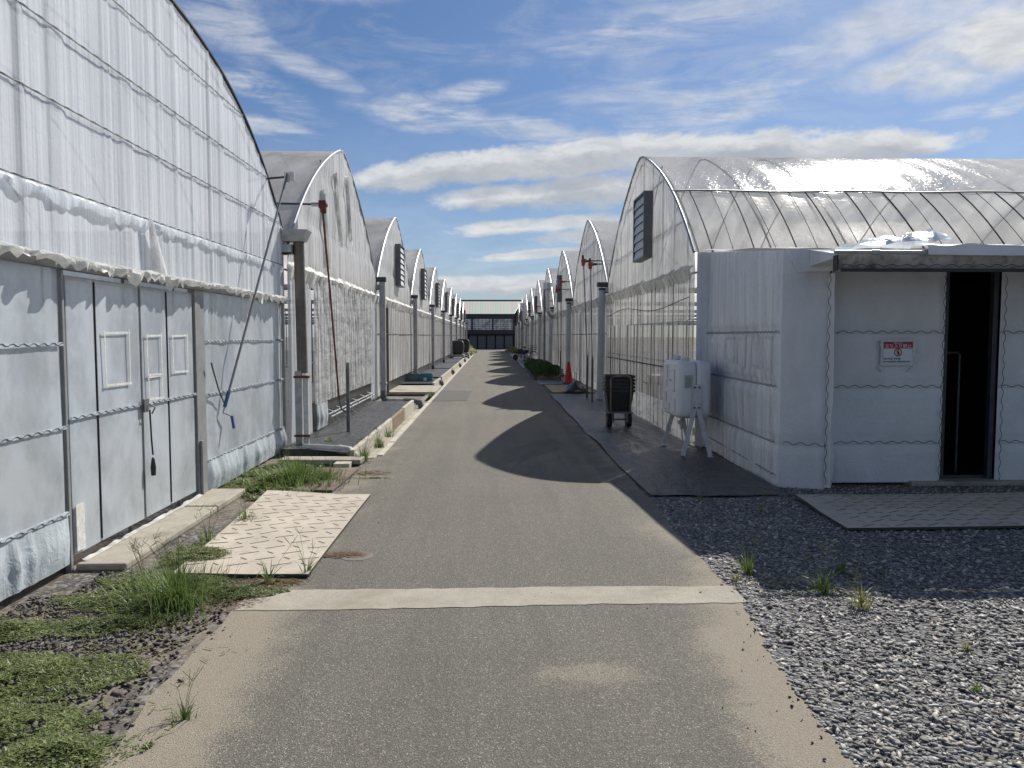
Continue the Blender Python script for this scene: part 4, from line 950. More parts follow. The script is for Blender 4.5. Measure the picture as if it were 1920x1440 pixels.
# ============================================================ WHITE SHED
H = thing('white_shed', (3.3, 7.5, 0), 'white film clad lean-to shed with an open sliding door on the right', 'shed')
def lh(x, y, z): return (x - 3.3, y - 7.5, z)
def wallgrid(p0, p1, z0, z1a, z1b, amp, seed, mat, name, mode, nrm, dzz=.04, du=.03, crease=()):
    p0 = Vector((*p0, 0)); p1 = Vector((*p1, 0)); L = (p1 - p0).length; nu = max(3, int(L / du)); nz_ = max(3, int((max(z1a, z1b) - z0) / dzz)); nv_ = Vector(nrm)
    P = np.zeros((nu + 1, nz_ + 1, 3))
    for i in range(nu + 1):
        t = i / nu; b = p0.lerp(p1, t); zt = z1a * (1 - t) + z1b * t; zz = np.linspace(z0, zt, nz_ + 1); u = L * t
        if mode == 'flat': h = vn2(np.full(nz_ + 1, u * 1.6), zz * 1.3, seed) * .6 + (1 - np.abs(vn(u * 6 + .8 * zz, seed) - .5) * 2) ** 3 * .35
        else: h = folds(np.full(nz_ + 1, u), zz, seed, 7, .12) * .7 + vn2(np.full(nz_ + 1, u * 2), zz * 2.5, seed) * .5
        if len(crease):
            d = np.min([np.abs(zz - c_) for c_ in crease], axis=0); h = h * np.clip(d / .08, .3, 1)
            for c_ in crease:
                db = c_ - zz; h = h + .8 * np.where(db > 0, np.exp(-db / .16), np.exp(db / .10) * .7) * np.clip(1 - np.abs(vn(u * 8 + db * 1.2 * math.sin(u * 5), seed + int(c_ * 10)) - .5) * 4, 0, 1) * vn(u * 2.2, seed + 2)
        h = h * min(1, u / .06, (L - u) / .06)
        P[i] = np.array([lh(b.x + nv_.x * amp * q, b.y + nv_.y * amp * q, zq) for q, zq in zip(h, zz)])
    mb = MB(); mb.grid(P, 0, False); return smooth_obj(mb.build(name, mat, H), 80)
ROWS = [1.54, 1.0, .44]
wallgrid((2.95, 10.35), (2.86, 7.5), .0, 2.62, 2.34, .04, 101, M['film_hut_side'], 'side_wall', 'folds', (-1, 0, 0), crease=ROWS)
wallgrid((2.76, 10.28), (2.95, 10.34), .0, 2.62, 2.62, .02, 111, M['film_hut_side'], 'corner_wall', 'flat', (-.3, -1, 0))
wallgrid((2.86, 7.5), (3.27, 7.37), .0, 2.34, 2.32, .04, 103, M['film_hut'], 'corner_wall', 'flat', (0, -1, 0), crease=(.44,))
wallgrid((3.31, 7.57), (4.53, 7.57), .03, 2.16, 2.16, .034, 105, M['film_hut'], 'front_wall', 'flat', (0, -1, 0), crease=ROWS)
wallgrid((5.11, 7.60), (12.0, 7.60), .03, 2.16, 2.16, .034, 107, M['film_hut'], 'sliding_door', 'flat', (0, -1, 0), crease=ROWS, du=.06)
mb = MB(); mb.b2(lh(2.88, 7.58, .0), lh(2.9, 7.6, 2.2)); mb.b2(lh(4.53, 7.58, .06), lh(4.57, 7.64, 2.16)); mb.b2(lh(5.05, 7.62, .06), lh(5.10, 7.68, 2.16)); mb.b2(lh(3.25, 7.40, 0), lh(3.30, 7.62, 2.3)); mb.b2(lh(4.2, 7.66, .05), lh(12, 7.70, .08)); mb.build('door_frame', M['dark_metal'], H)
mb = MB(); mb.b2(lh(4.2, 7.50, -.05), lh(12, 7.74, .045)); bevel(mb.build('threshold', M['concrete'], H), .01)
mb = MB()
ch = (0, 0, 1)
for z in ROWS: channel('film_channel', lh(2.855 + .0, 7.55, z), lh(2.935, 10.3, z), (0, 0, 1), (-1, 0, 0), H, .009, .10, .0034, .020, [M['string'], M['film_hut_side']]).location.x -= .018
channel('film_channel', lh(2.855, 7.55, .12), lh(2.935, 10.3, .16), (0, 0, 1), (-1, 0, 0), H, .010, .10, .003, .02, [M['string'], M['film_hut_side']]).location.x -= .02
for z in ROWS: channel('film_channel', lh(3.33, 7.545, z), lh(4.50, 7.545, z), (0, 0, 1), (0, -1, 0), H, .009, .13, .0032, .024, [M['string'], M['film_hut']])
for z in ROWS: channel('film_channel', lh(5.13, 7.57, z), lh(11.9, 7.57, z), (0, 0, 1), (0, -1, 0), H, .009, .13, .0032, .024, [M['string'], M['film_hut']])
channel('film_channel', lh(2.88, 7.46, .45), lh(3.26, 7.345, .44), (0, 0, 1), (0, -1, 0), H, .010, .13, .003, .02, [M['string'], M['film_hut']])
for (x, y) in ((3.255, 7.345), (4.50, 7.545), (5.135, 7.57)):
    mb = MB(); wiggle(mb, lh(x, y, .05), lh(x, y, 2.1), (1, 0, 0), (0, -1, 0), .009, .14, .0032); mb.build('film_wire', M['string'], H)
# loose turned-over edge of the corner film
P = []
for z in np.arange(.02, 2.12, .04): P.append([lh(3.25 + .01 * vn(z * 4, 3), 7.365, z), lh(3.29 + .02 * vn(z * 3, 5), 7.33 - .015 * vn(z * 5, 6), z), lh(3.325 + .035 * vn(z * 2.2, 7), 7.36 + .03 * vn(z * 3, 9), z)])
mb = MB(); mb.grid(np.array(P), 0, True); smooth_obj(mb.build('loose_edge', M['film_hut'], H), 80)
# roof and awning
mb = MB(); P = []
for x in np.arange(2.84, 12.1, .12): P.append([lh(x, 10.34, 2.66 + .01 * vn(x * 3, 2)), lh(x, 9.4, 2.52 + .04 * vn(x * 1.3, 4)), lh(x, 8.4, 2.43 + .04 * vn(x * 1.7, 6)), lh(x, 7.42, 2.345 + .01 * vn(x * 4, 7))])
mb.grid(np.array(P), 0); smooth_obj(mb.build('roof_sheet', M['film_hut'], H), 80)
mb = MB(); mb.add([lh(2.95, 6.52, 2.20), lh(12, 6.52, 2.20), lh(12, 7.6, 2.36), lh(3.1, 7.6, 2.36), lh(2.95, 6.52, 2.17), lh(12, 6.52, 2.17), lh(12, 7.6, 2.17), lh(3.1, 7.6, 2.17)],
                  [(0, 1, 2, 3), (7, 6, 5, 4), (0, 4, 5, 1), (0, 3, 7, 4)]); mb.build('awning', M['film_hut'], H)
mb = MB(); P = []
for x in np.arange(2.96, 12.05, .05): P.append([lh(x, 6.515, 2.19), lh(x, 6.53 - .012 * vn(x * 6, 3), 2.14), lh(x, 6.56 + .02 * vn(x * 9, 4), 2.075 + .008 * vn(x * 5, 5))])
mb.grid(np.array(P), 0, True); f_ = smooth_obj(mb.build('fascia', M['fascia'], H), 70)
mb = MB(); wiggle(mb, lh(2.98, 6.495, 2.10), lh(11.9, 6.495, 2.10), (0, 0, 1), (0, -1, 0), .008, .13, .003); mb.b2(lh(3.0, 6.53, 2.05), lh(12, 6.56, 2.075)); mb.b2(lh(2.95, 6.52, 2.06), lh(2.965, 6.6, 2.19)); mb.build('film_wire', M['string'], H)
mb = MB(); mb.tube([lh(2.90, 6.46, 2.205), lh(12, 6.46, 2.205)], .018, 10)
for x in (3.25, 3.7, 4.3, 6.2): mb.tube([lh(x - .03, 6.46, 2.205), lh(x + .03, 6.46, 2.205)], .024, 10)
smooth_obj(mb.build('eave_pipe', M['pipe_grey'], H))
mb = MB(); mb.tube([lh(3.85, 6.45, 2.250), lh(12, 6.46, 2.250)], .015, 8); smooth_obj(mb.build('eave_pipe', M['dark_metal'], H))
# flap folded over the corner
mb = MB(); mb.grid(np.array([[lh(2.88, 7.47, 2.35), lh(2.88, 7.46, 2.30), lh(2.98, 7.43, 2.12)], [lh(3.0, 7.43, 2.34), lh(3.0, 7.41, 2.24), lh(3.04, 7.40, 2.12)], [lh(3.12, 7.37, 2.33), lh(3.14, 7.36, 2.22), lh(3.2, 7.35, 2.12)], [lh(3.25, 7.2, 2.32), lh(3.28, 7.18, 2.22), lh(3.3, 7.25, 2.12)]]), 0); smooth_obj(mb.build('corner_flap', M['film_hut'], H), 80)
# near-black lining added so the open doorway stays dark
mb = MB(); mb.b2(lh(2.98, 10.2, 0), lh(12, 10.25, 2.5)); mb.b2(lh(3.0, 7.75, .01), lh(12, 10.2, .02)); mb.b2(lh(2.99, 7.75, 0), lh(3.0, 10.2, 2.3)); mb.b2(lh(12, 7.6, 0), lh(12.02, 10.3, 2.6)); mb.b2(lh(3.3, 7.75, 2.2), lh(12, 10.2, 2.22)); mb.build('shade_lining', M['shade_black'], H)
o = thing('grab_rail', (5.0, 8.15, 0), 'thin pale bent rail seen in the dark doorway of the white shed', 'rail')
mb = MB(); mb.tube([(-.15, 0, 1.32), (.03, 0, 1.32), (.05, 0, 1.30), (.05, 0, .92), (.05, 0, .02)], .012, 8); mb.build('rail', M['galv_dull'], o)
# torn white tarp on the shed eave
tw = thing('torn_tarp', (3.5, 6.9, 2.3), 'crumpled torn white tarp lying on the eave of the white shed', 'tarp')
P = []
for i, u in enumerate(np.linspace(0, 1, 26)):
    row = []
    for j, v_ in enumerate(np.linspace(0, 1, 12)):
        x = -.42 + .92 * u + .05 * v_; hgt = .01 + .115 * min(1, max(0, (u - .12) / .3)) * (1 - .25 * max(0, u - .8) / .2) * (1 - abs(2 * v_ - 1) ** 3 * .8) * (.75 + .5 * vn(u * 6 + v_ * 3, 8)) + .05 * vn2(np.array([u * 7]), np.array([v_ * 5]), 9)[0]
        if u > .85: hgt += .03
        row.append((x, -.28 + .5 * v_, hgt - .05))
    P.append(row)
mb = MB(); mb.grid(np.array(P), 0); smooth_obj(mb.build('tarp_sheet', M['film_skirt'], tw), 25)
P = []
for x in np.arange(.18, 1.45, .04): P.append([(x, -.30, -.02 + .02 * vn(x * 9, 3)), (x, -.47, -.045 + .03 * vn(x * 5, 4)), (x, -.475 - .02 * vn(x * 4, 5), -.085 - .06 * vn(x * 2.3, 6) * min(1, (1.5 - x) * 2))])
mb = MB(); mb.grid(np.array(P), 0, True); smooth_obj(mb.build('hanging_edge', M['film_hut'], tw), 60)
# sign
def text(s, size, name, mat, parent, loc, rot=(R(90), 0, 0), align='CENTER', off=0.0, sx=1.):
    c = bpy.data.curves.new('t', 'FONT'); c.body = s; c.size = size; c.align_x = align; c.align_y = 'CENTER'; c.offset = off; c.extrude = .0004
    o = bpy.data.objects.new('t', c); COL.objects.link(o); bpy.context.view_layer.update()
    me = bpy.data.meshes.new_from_object(o.evaluated_get(bpy.context.evaluated_depsgraph_get())); bpy.data.objects.remove(o); me.materials.clear(); me.materials.append(mat)
    q = bpy.data.objects.new(name, me); COL.objects.link(q); q.parent = parent; q.location = loc; q.rotation_euler = rot; q.scale = (sx, 1, 1); return q
sg = thing('warning_sign', (4.036, 7.520, 1.335), 'red and white DO NOT ENTER notice taped to the wall left of the shed doorway', 'sign')
sw, sh = .292, .215
mb = MB(); mb.b2((-sw / 2, -.002, -sh / 2), (sw / 2, .003, sh / 2)); mb.build('panel', M['sign_white'], sg)
mb = MB(); mb.b2((-sw / 2, -.004, sh / 2 - .066), (sw / 2, -.0025, sh / 2)); mb.build('red_band', M['sign_red'], sg)
text('関係者以外', .019, 'lettering', M['sign_white'], sg, (0, -.0052, sh / 2 - .014), off=.0)
text('立ち入り禁止', .042, 'lettering', M['sign_white'], sg, (0, -.0052, sh / 2 - .044), off=.0003, sx=1.08)
text('DO NOT ENTER', .023, 'lettering', M['ink'], sg, (-sw / 2 + .006, -.0036, -.060), align='LEFT', off=.0006, sx=1.0)
text('AUTHORIZED PERSONS ONLY', .022, 'lettering', M['ink'], sg, (-sw / 2 + .006, -.0036, -.089), align='LEFT', off=.0005, sx=.90)
mb = MB(); cz = .003; n_ = 36
ring = [[(rr * math.cos(a), -.0036, cz + rr * math.sin(a)) for rr in (.030, .040)] for a in np.linspace(0, 2 * math.pi, n_ + 1)]
mb.grid(np.array(ring)); a = R(-45); mb.bar((-.034 * math.cos(a), -.0062, cz - .034 * math.sin(a)), (.034 * math.cos(a), -.0062, cz + .034 * math.sin(a)), .007, .0012, 0, (0, 1, 0)); mb.build('prohibition_ring', M['sign_red'], sg)
mb = MB(); mb.add([(.006 * math.cos(a), -.0045, cz + .021 + .006 * math.sin(a)) for a in np.linspace(0, 6.283, 13)[:-1]], [tuple(range(12))])
mb.add([(-.010, -.0045, cz + .013), (.010, -.0045, cz + .013), (.012, -.0045, cz - .006), (.007, -.0045, cz - .006), (.006, -.0045, cz - .026), (.001, -.0045, cz - .026), (0, -.0045, cz - .008), (-.001, -.0045, cz - .026), (-.006, -.0045, cz - .026), (-.007, -.0045, cz - .006), (-.012, -.0045, cz - .006)], [tuple(range(11))]); mb.build('figure', M['ink'], sg)
mb = MB(); ty = .0015
for (a, b) in (((-.175, .118), (.17, .122)), ((-.165, -.118), (.16, -.116)), ((-.162, -.12), (-.16, .12)), ((.16, -.11), (.164, .12)), ((-.19, -.13), (-.135, -.19)), ((.19, -.12), (.12, -.185)), ((-.18, .07), (-.15, .12))):
    ty -= .0006; mb.bar((a[0], ty, a[1]), (b[0], ty, b[1]), .022, .0005, 0, (0, 1, 0))
mb.build('tape', M['tape'], sg)
# old tape squares on the side wall of the shed
for (y0, y1, z0, z1) in ((9.35, 9.0, 1.2, 1.47), (8.85, 8.55, 1.17, 1.48), (8.35, 8.1, 1.18, 1.5), (8.0, 7.65, 1.16, 1.48)):
    mb = MB(); X_ = 2.86 + (y0 - 7.5) * .0316 - .055
    for (p, q) in (((y0, z1), (y1, z1 + .01)), ((y0, z0), (y1, z0)), ((y0, z0), (y0, z1)), ((y1, z0 - .03), (y1, z1))): X_ -= .0007; mb.bar(lh(X_, p[0], p[1]), lh(X_, q[0], q[1]), .022, .002, 0, (1, 0, 0))
    mb.build('old_tape', M['tape'], H)

# ============================================================ WHITE TANK on strap legs
tk = thing('oil_tank', (2.53, 9.84, 0), 'white plastic oil tank on four splayed strap legs beside the white shed', 'tank')
def lobe(x0, x1, name, rib=False):
    n_ = 44; prof = []; hw_, hh, rr = .47, .36, .12
    for k in range(n_):
        a = 2 * math.pi * k / n_; c, s = math.cos(a), math.sin(a); e = .24
        prof.append((hw_ * math.copysign(abs(c) ** e, c), hh * math.copysign(abs(s) ** e, s)))
    secs = [(x0, .88), (x0 + .010, .94), (x0 + .03, .98), (x0 + .06, 1.0), (x1 - .035, 1.0), (x1 - .012, .985), (x1, .95)]
    if rib: secs = [(x1 + x0 - a, b) for a, b in secs]
    P = np.array([[(x, p[0] * s - (0), .83 + p[1] * s) for p in prof + [prof[0]]] for x, s in secs])
    mb = MB(); mb.grid(P, 0); mb.add(P[0, :-1].tolist(), [tuple(range(n_))]); mb.add(P[-1, :-1].tolist(), [tuple(range(n_))]); o = mb.build(name, M['white_pl'], tk); smooth_obj(o, 50); return o
b1 = lobe(-.215, .0, 'tank_half'); b2_ = lobe(.006, .19, 'tank_half', True)
# embossed maze pattern on the lane side
mb = MB(); xx = -.222
segs = [((-.34, .28), (-.14, .28)), ((-.14, .28), (-.14, .12)), ((-.14, .12), (.02, .12)), ((.02, .24), (.24, .24)), ((.24, .24), (.24, -.02)), ((.24, -.02), (.08, -.02)), ((-.34, .02), (-.18, .02)), ((-.18, .02), (-.18, .1)), ((.06, .1), (-.06, .1)), ((-.34, -.06), (-.2, -.06)), ((-.2, -.06), (-.2, -.2)), ((-.2, -.2), (-.02, -.2)), ((.08, -.12), (.28, -.12)), ((-.02, -.28), (-.02, -.20)), ((.08, -.28), (.28, -.28)), ((.28, -.28), (.28, -.12)), ((-.3, -.28), (-.2, -.28))]
for (a, b) in segs: mb.bar((xx, -a[0], .83 + a[1]), (xx, -b[0], .83 + b[1]), .016, .020, 0, (1, 0, 0))
bevel(mb.build('embossing', M['white_pl'], tk), .004)
mb = MB(); mb.lathe([(.055, 0), (.055, .035), (.05, .045)], (-.08, -.22, 1.19), 16); mb.build('cap', M['white_pl2'], tk)
mb = MB(); mb.lathe([(.045, 0), (.045, .06), (.03, .07)], (-.1, .12, 1.19), 16); mb.build('cap', M['white_pl2'], tk)
mb = MB(); mb.tube([(-.1, .12, 1.25), (-.1, .12, 1.36)], .012, 8); mb.build('level_gauge', M['white_pl'], tk)
mb = MB(); mb.b2((-.15, -.4745, .86), (-.045, -.472, 1.02)); mb.build('label_plate', M['offwhite'], tk)
mb = MB(); r_ = random.Random(5)
for k in range(7): mb.b2((-.14, -.4755, .875 + k * .02), (-.14 + r_.uniform(.04, .085), -.475, .879 + k * .02))
mb.build('label_print', M['ink'], tk)
for sy_ in (-1, 1):
    for sx_ in (-1, 1):
        mb = MB(); yb = sy_ * .485; x0 = sx_ * .028
        pts = [(x0, yb, .90), (x0, yb, .58), (sx_ * .06, yb, .46), (sx_ * .17, yb + sy_ * .04, .03)]
        for a, b in zip(pts[:-1], pts[1:]): mb.bar(a, b, .056, .012, 0, (0, 1, 0))
        mb.b2((sx_ * .17 - .03, yb + sy_ * .03 - .03, .012), (sx_ * .17 + .03, yb + sy_ * .03 + .05, .024)); mb.build('leg', M['white_pl2'], tk)
mb = MB()
for z in (.87, .62): mb.tube([(-.028, -.495, z), (-.028, -.505, z)], .012, 8); mb.tube([(.028, -.495, z), (.028, -.505, z)], .012, 8)
mb.build('bolts', M['dark_metal'], tk)
mb = MB(); mb.tube([(-.06, .02, .48), (-.06, .02, .30)], .022, 10); mb.box((-.06, .02, .38), (.07, .07, .05)); mb.tube([(-.06, .02, .3), (-.02, .05, .1), (.2, .1, .03), (.4, .5, .03)], .006, 6); mb.build('outlet_valve', M['alu'], tk)

# ============================================================ HAND TRUCK with black trays
ht = thing('hand_truck', (2.1, 12.5, 0), 'hand truck with two black wheels and rusty tube handle carrying black trays', 'hand truck')
for s in (-1, 1):
    w_ = MB(); w_.tube([(s * .16 - .04, .02, .135), (s * .16 - .035, .02, .135), (s * .16 + .035, .02, .135), (s * .16 + .04, .02, .135)], [.10, .135, .135, .10], 22); o = smooth_obj(w_.build('wheel', M['rubber'], ht))
    r2 = MB(); r2.tube([(s * .16 - .043, .02, .135), (s * .16 + .043, .02, .135)], .06, 14); r2.build('rim', M['galv_dull'], o)
mb = MB(); pts = [(-.16, -.17, .26), (-.165, -.17, .78)] + [(-.165 + .07 * (1 - math.cos(a)), -.17, .78 + .07 * math.sin(a)) for a in np.linspace(.2, 1.57, 5)] + [(.165 - .07 * (1 - math.cos(a)), -.17, .78 + .07 * math.sin(a)) for a in np.linspace(1.57, .2, 5)] + [(.165, -.17, .78), (.16, -.17, .26)]
mb.tube(pts, .015, 8); smooth_obj(mb.build('handle', M['wood'], ht))
mb = MB(); mb.b2((-.2, -.19, .25), (.2, .26, .275)); mb.b2((-.13, -.14, .1), (-.1, .05, .25)); mb.b2((.1, -.14, .1), (.13, .05, .25)); mb.tube([(-.16, .02, .135), (.16, .02, .135)], .012, 8); mb.build('frame', M['galv_dull'], ht)
def tray(z, k):
    mb = MB(); a, b = .225, .17; a2, b2 = .18, .135; h = .34
    for (p, q) in (((-1, -1), (1, -1)), ((1, -1), (1, 1)), ((1, 1), (-1, 1)), ((-1, 1), (-1, -1))):
        mb.add([(p[0] * a2, p[1] * b2, 0), (q[0] * a2, q[1] * b2, 0), (q[0] * a, q[1] * b, h), (p[0] * a, p[1] * b, h), (p[0] * (a2 - .008), p[1] * (b2 - .008), .01), (q[0] * (a2 - .008), q[1] * (b2 - .008), .01), (q[0] * (a - .008), q[1] * (b - .008), h), (p[0] * (a - .008), p[1] * (b - .008), h)],
               [(0, 1, 2, 3), (7, 6, 5, 4)])
    mb.add([(-a2, -b2, 0), (a2, -b2, 0), (a2, b2, 0), (-a2, b2, 0)], [(3, 2, 1, 0)])
    for (x0, y0, x1, y1) in ((-a - .02, -b - .02, a + .02, -b + .006), (-a - .02, b - .006, a + .02, b + .02), (-a - .02, -b + .007, -a + .006, b - .007), (a - .006, -b + .007, a + .02, b - .007)): mb.b2((x0, y0, h - .03), (x1, y1, h + .012))
    o = mb.build('plant_tray', M['black']); o.location = (2.1, 12.56, z); return o
base = None; lab = ['lowest black tray in the stack on the hand truck', 'second black tray from the bottom of the hand truck stack', 'middle black tray in the stack on the hand truck', 'second black tray from the top of the hand truck stack', 'topmost open black tray on the hand truck stack']
for k in range(5):
    o = tray(.28 + k * .058, k) if k == 0 else base.copy()
    if k == 0: base = o
    else: COL.objects.link(o); o.location.z = .28 + k * .058; o.location.x = 2.1 + random.uniform(-.005, .005)
    tag(o, lab[k], 'tray', 'black trays stacked on the hand truck')

# ============================================================ CONE, CRATES, BUSHES, CARTS, BICYCLE
cn = thing('traffic_cone', (2.44, 24.0, 0), 'faded red traffic cone with black base by the pale downpipe', 'traffic cone')
mb = MB(); mb.lathe([(.15, .035), (.145, .06), (.045, .66), (.04, .70), (.028, .70)], (0, 0, 0), 24); smooth_obj(mb.build('cone', M['red_cone'], cn))
mb = MB(); mb.b2((-.2, -.2, .012), (.2, .2, .04)); bevel(mb.build('base', M['black'], cn), .01)
def crate(x, y, z, mat, label, rz=0):
    o = thing('crate', (x, y, z), label, 'crate', 'plastic crates by the third left greenhouse', rz); a, b, h = .19, .26, .31
    mb = MB()
    for (p, q) in (((-a, -b), (a, -b)), ((a, -b), (a, b)), ((a, b), (-a, b)), ((-a, b), (-a, -b))):
        P_, Q_ = Vector((*p, 0)), Vector((*q, 0)); nrm = Vector((q[1] - p[1], p[0] - q[0], 0)).normalized()
        mb.bar(P_ + Vector((0, 0, h / 2)), Q_ + Vector((0, 0, h / 2)), .008, h, 0, (0, 0, 1))
        for zz in (.02, .16, h - .01): mb.bar(P_ + nrm * .008 + Vector((0, 0, zz)), Q_ + nrm * .008 + Vector((0, 0, zz)), .012, .022, 0, (0, 0, 1))
        for t in (0.02, .2, .4, .6, .8, .98):
            c_ = P_.lerp(Q_, t) + nrm * .007; mb.box((c_.x, c_.y, h / 2), (.014, .014, h * .96), 0)
    mb.b2((-a, -b, 0), (a, b, .01)); mb.build('shell', M[mat], o)
    mb = MB(); mb.b2((-.05, -b - .02, .10), (.05, -b - .0145, .2)); mb.build('card', M['white_pl2'] if mat == 'teal' else M['teal_grey'], o); return o
crate(-2.42, 24.0, .02, 'teal_grey', 'greyish green plastic crate beside the teal crate on the left')
crate(-2.02, 24.0, .02, 'teal', 'bright teal plastic crate nearest the lane on the left')

def bush(x0, x1, y0, y1, h, label, seed, n=5200):
    o = thing('low_bush', ((x0 + x1) / 2, (y0 + y1) / 2, 0), label, 'bush', 'low clipped bushes along the right row'); cx, cy = (x0 + x1) / 2, (y0 + y1) / 2
    r = np.random.default_rng(seed); mb = MB()
    for _ in range(n):
        x = r.uniform(x0, x1); y = r.uniform(y0, y1); ex = min(x - x0, x1 - x) / .15; ey = min(y - y0, y1 - y) / .2; e = min(1, ex, ey)
        top = h * (.72 + .28 * min(1, max(0, e)) ** .5) * (.88 + .24 * vn2(np.array([x * 5]), np.array([y * 3]), seed)[0])
        z = top * (1 - .75 * r.random() ** (2.5 if e > .9 else .9)); s = r.uniform(.018, .04); d = Vector(r.normal(size=3)).normalized(); u = d.orthogonal().normalized(); v_ = d.cross(u)
        c_ = Vector((x - cx, y - cy, z)); mb.add([c_ - u * s, c_ - v_ * s * .5, c_ + u * s, c_ + v_ * s * .5], [(0, 1, 2, 3)])
    mb.build('foliage', M['bush'], o)
    mb = MB()
    for _ in range(60):
        x = r.uniform(x0 + .1, x1 - .1) - cx; y = r.uniform(y0 + .1, y1 - .1) - cy; mb.tube([(x, y, 0), (x + r.normal(0, .04), y + r.normal(0, .04), h * .8)], .006, 4, 0, False)
    mb.b2((x0 - cx + .12, y0 - cy + .12, 0), (x1 - cx - .12, y1 - cy - .12, .08)); mb.build('stems', M['wood'], o)
bush(1.52, 2.52, 26.3, 29.2, .44, 'dense low green bush, the nearer of the two beyond the cone', 3)
bush(1.55, 2.55, 30.0, 36.5, .42, 'low green bush strip, the farther of the two beyond the cone', 4, 7000)

def hooded_cart(x, y, label, sc=1.):
    o = thing('covered_cart', (x, y, 0), label, 'cart', 'dark covered carts parked on the left')
    prof = [(-.42, .28), (.30, .28), (.36, .42), (.40, .75), (.37, 1.06), (.28, 1.18), (-.42, 1.18)]
    mb = MB(); n_ = len(prof); mb.add([(p[0] * sc, -.75, p[1] * sc) for p in prof] + [(p[0] * sc, .75, p[1] * sc) for p in prof], [tuple(range(n_)), tuple(range(2 * n_ - 1, n_ - 1, -1))] + [(i, i + n_, (i + 1) % n_ + n_, (i + 1) % n_) for i in range(n_)]); bevel(mb.build('hood', M['black'], o), .03, 2)
    mb = MB(); mb.tube([(p[0] * sc, -.76, p[1] * sc) for p in prof[1:]], .018, 6); mb.build('trim', M['galv_dull'], o)
    mb = MB(); mb.b2((-.45, -.8, .10), (.42, .8, .27)); mb.build('chassis', M['pipe_grey'], o)
    for s in (-1, 1):
        for q in (-1, 1):
            mb = MB(); mb.tube([(s * .33, q * .55, .10), (s * .41, q * .55, .10)], .10, 14); mb.build('wheel', M['rubber'], o)
    return o
hooded_cart(-2.2, 52.0, 'dark hooded cart parked left of the lane, the nearer one'); hooded_cart(-2.0, 57.0, 'dark hooded cart on the left half hidden behind another', 1.08)

bk = thing('bicycle', (2.0, 42.5, 0), 'dark bicycle leaning by the right downpipes far up the lane', 'bicycle', rz=R(38))
for xq in (-.5, .5):
    mb = MB(); pts = [(xq + .32 * math.cos(a), 0, .33 + .32 * math.sin(a)) for a in np.linspace(0, 2 * math.pi, 25)]; mb.tube(pts, .018, 6, 0, False); w_ = mb.build('wheel', M['rubber'], bk)
    mb = MB(); [mb.tube([(xq, 0, .33), (xq + .31 * math.cos(a), 0, .33 + .31 * math.sin(a))], .003, 3) for a in np.linspace(0, 2 * math.pi, 13)[:-1]]; mb.build('spokes', M['alu'], w_)
mb = MB()
for a, b in (((-.5, .33), (-.1, .3)), ((-.5, .33), (-.18, .75)), ((-.1, .3), (-.2, .85)), ((-.1, .3), (.36, .78)), ((-.17, .7), (.34, .85)), ((.34, .92), (.5, .33))): mb.tube([(a[0], 0, a[1]), (b[0], 0, b[1])], .016, 6)
mb.build('frame', M['blue_grip'], bk)
mb = MB(); mb.tube([(.28, -.25, 1.0), (.36, -.1, .98), (.34, 0, .94), (.36, .1, .98), (.28, .25, 1.0)], .012, 6); mb.build('handlebar', M['dark_metal'], bk)
mb = MB(); mb.box((-.21, 0, .89), (.26, .15, .06), taper=.6); mb.build('saddle', M['black'], bk)
mb = MB()
for z in (.75, .85, .95): mb.tube([(.42, -.15, z), (.7, -.15, z), (.7, .15, z), (.42, .15, z), (.42, -.15, z)], .006, 4)
for (x, y) in ((.42, -.15), (.56, -.15), (.7, -.15), (.7, 0), (.7, .15), (.56, .15), (.42, .15)): mb.tube([(x, y, .74), (x, y, .96)], .005, 4)
mb.b2((.42, -.15, .74), (.7, .15, .745)); mb.build('basket', M['dark_metal'], bk)
mb = MB(); mb.box((-.55, 0, .72), (.36, .2, .16)); mb.build('rear_box', M['black'], bk)
wb = thing('wheelbarrow', (1.95, 48.0, 0), 'dark wheelbarrow beyond the bicycle on the right side', 'wheelbarrow', rz=R(20))
mb = MB(); mb.add([(-.45, -.28, .62), (.4, -.28, .62), (.4, .28, .62), (-.45, .28, .62), (-.25, -.2, .38), (.25, -.2, .38), (.25, .2, .38), (-.25, .2, .38)], [(4, 5, 1, 0), (5, 6, 2, 1), (6, 7, 3, 2), (7, 4, 0, 3), (7, 6, 5, 4)]); mb.build('tub', M['black'], wb)
mb = MB(); mb.tube([(-.42, -.025, .18), (-.42, .025, .18)], .18, 16); mb.build('wheel', M['rubber'], wb)
mb = MB()
for s in (-1, 1): mb.tube([(-.42, s * .06, .18), (-.1, s * .2, .36), (.95, s * .26, .56)], .015, 6); mb.tube([(.3, s * .22, .4), (.36, s * .22, .0)], .015, 6)
mb.build('frame', M['galv_dull'], wb)
# crumpled black tarp by the stakes
P = []
for u in np.linspace(0, 1, 22): P.append([(-.32 + .64 * u, -.3 + .6 * v_, .02 + .26 * max(0, math.sin(3.1 * u)) * math.sin(3.1 * v_) ** .6 * (.5 + .9 * vn2(np.array([u * 5]), np.array([v_ * 5]), 3)[0])) for v_ in np.linspace(0.01, .99, 18)])
mb = MB(); mb.grid(np.array(P), 0); o = smooth_obj(mb.build('crumpled_tarp', M['weedmat']), 40); o.location = (2.25, 20.2, .03); tag(o, 'dark crumpled tarp heap on the board behind the paired stakes', 'tarp')
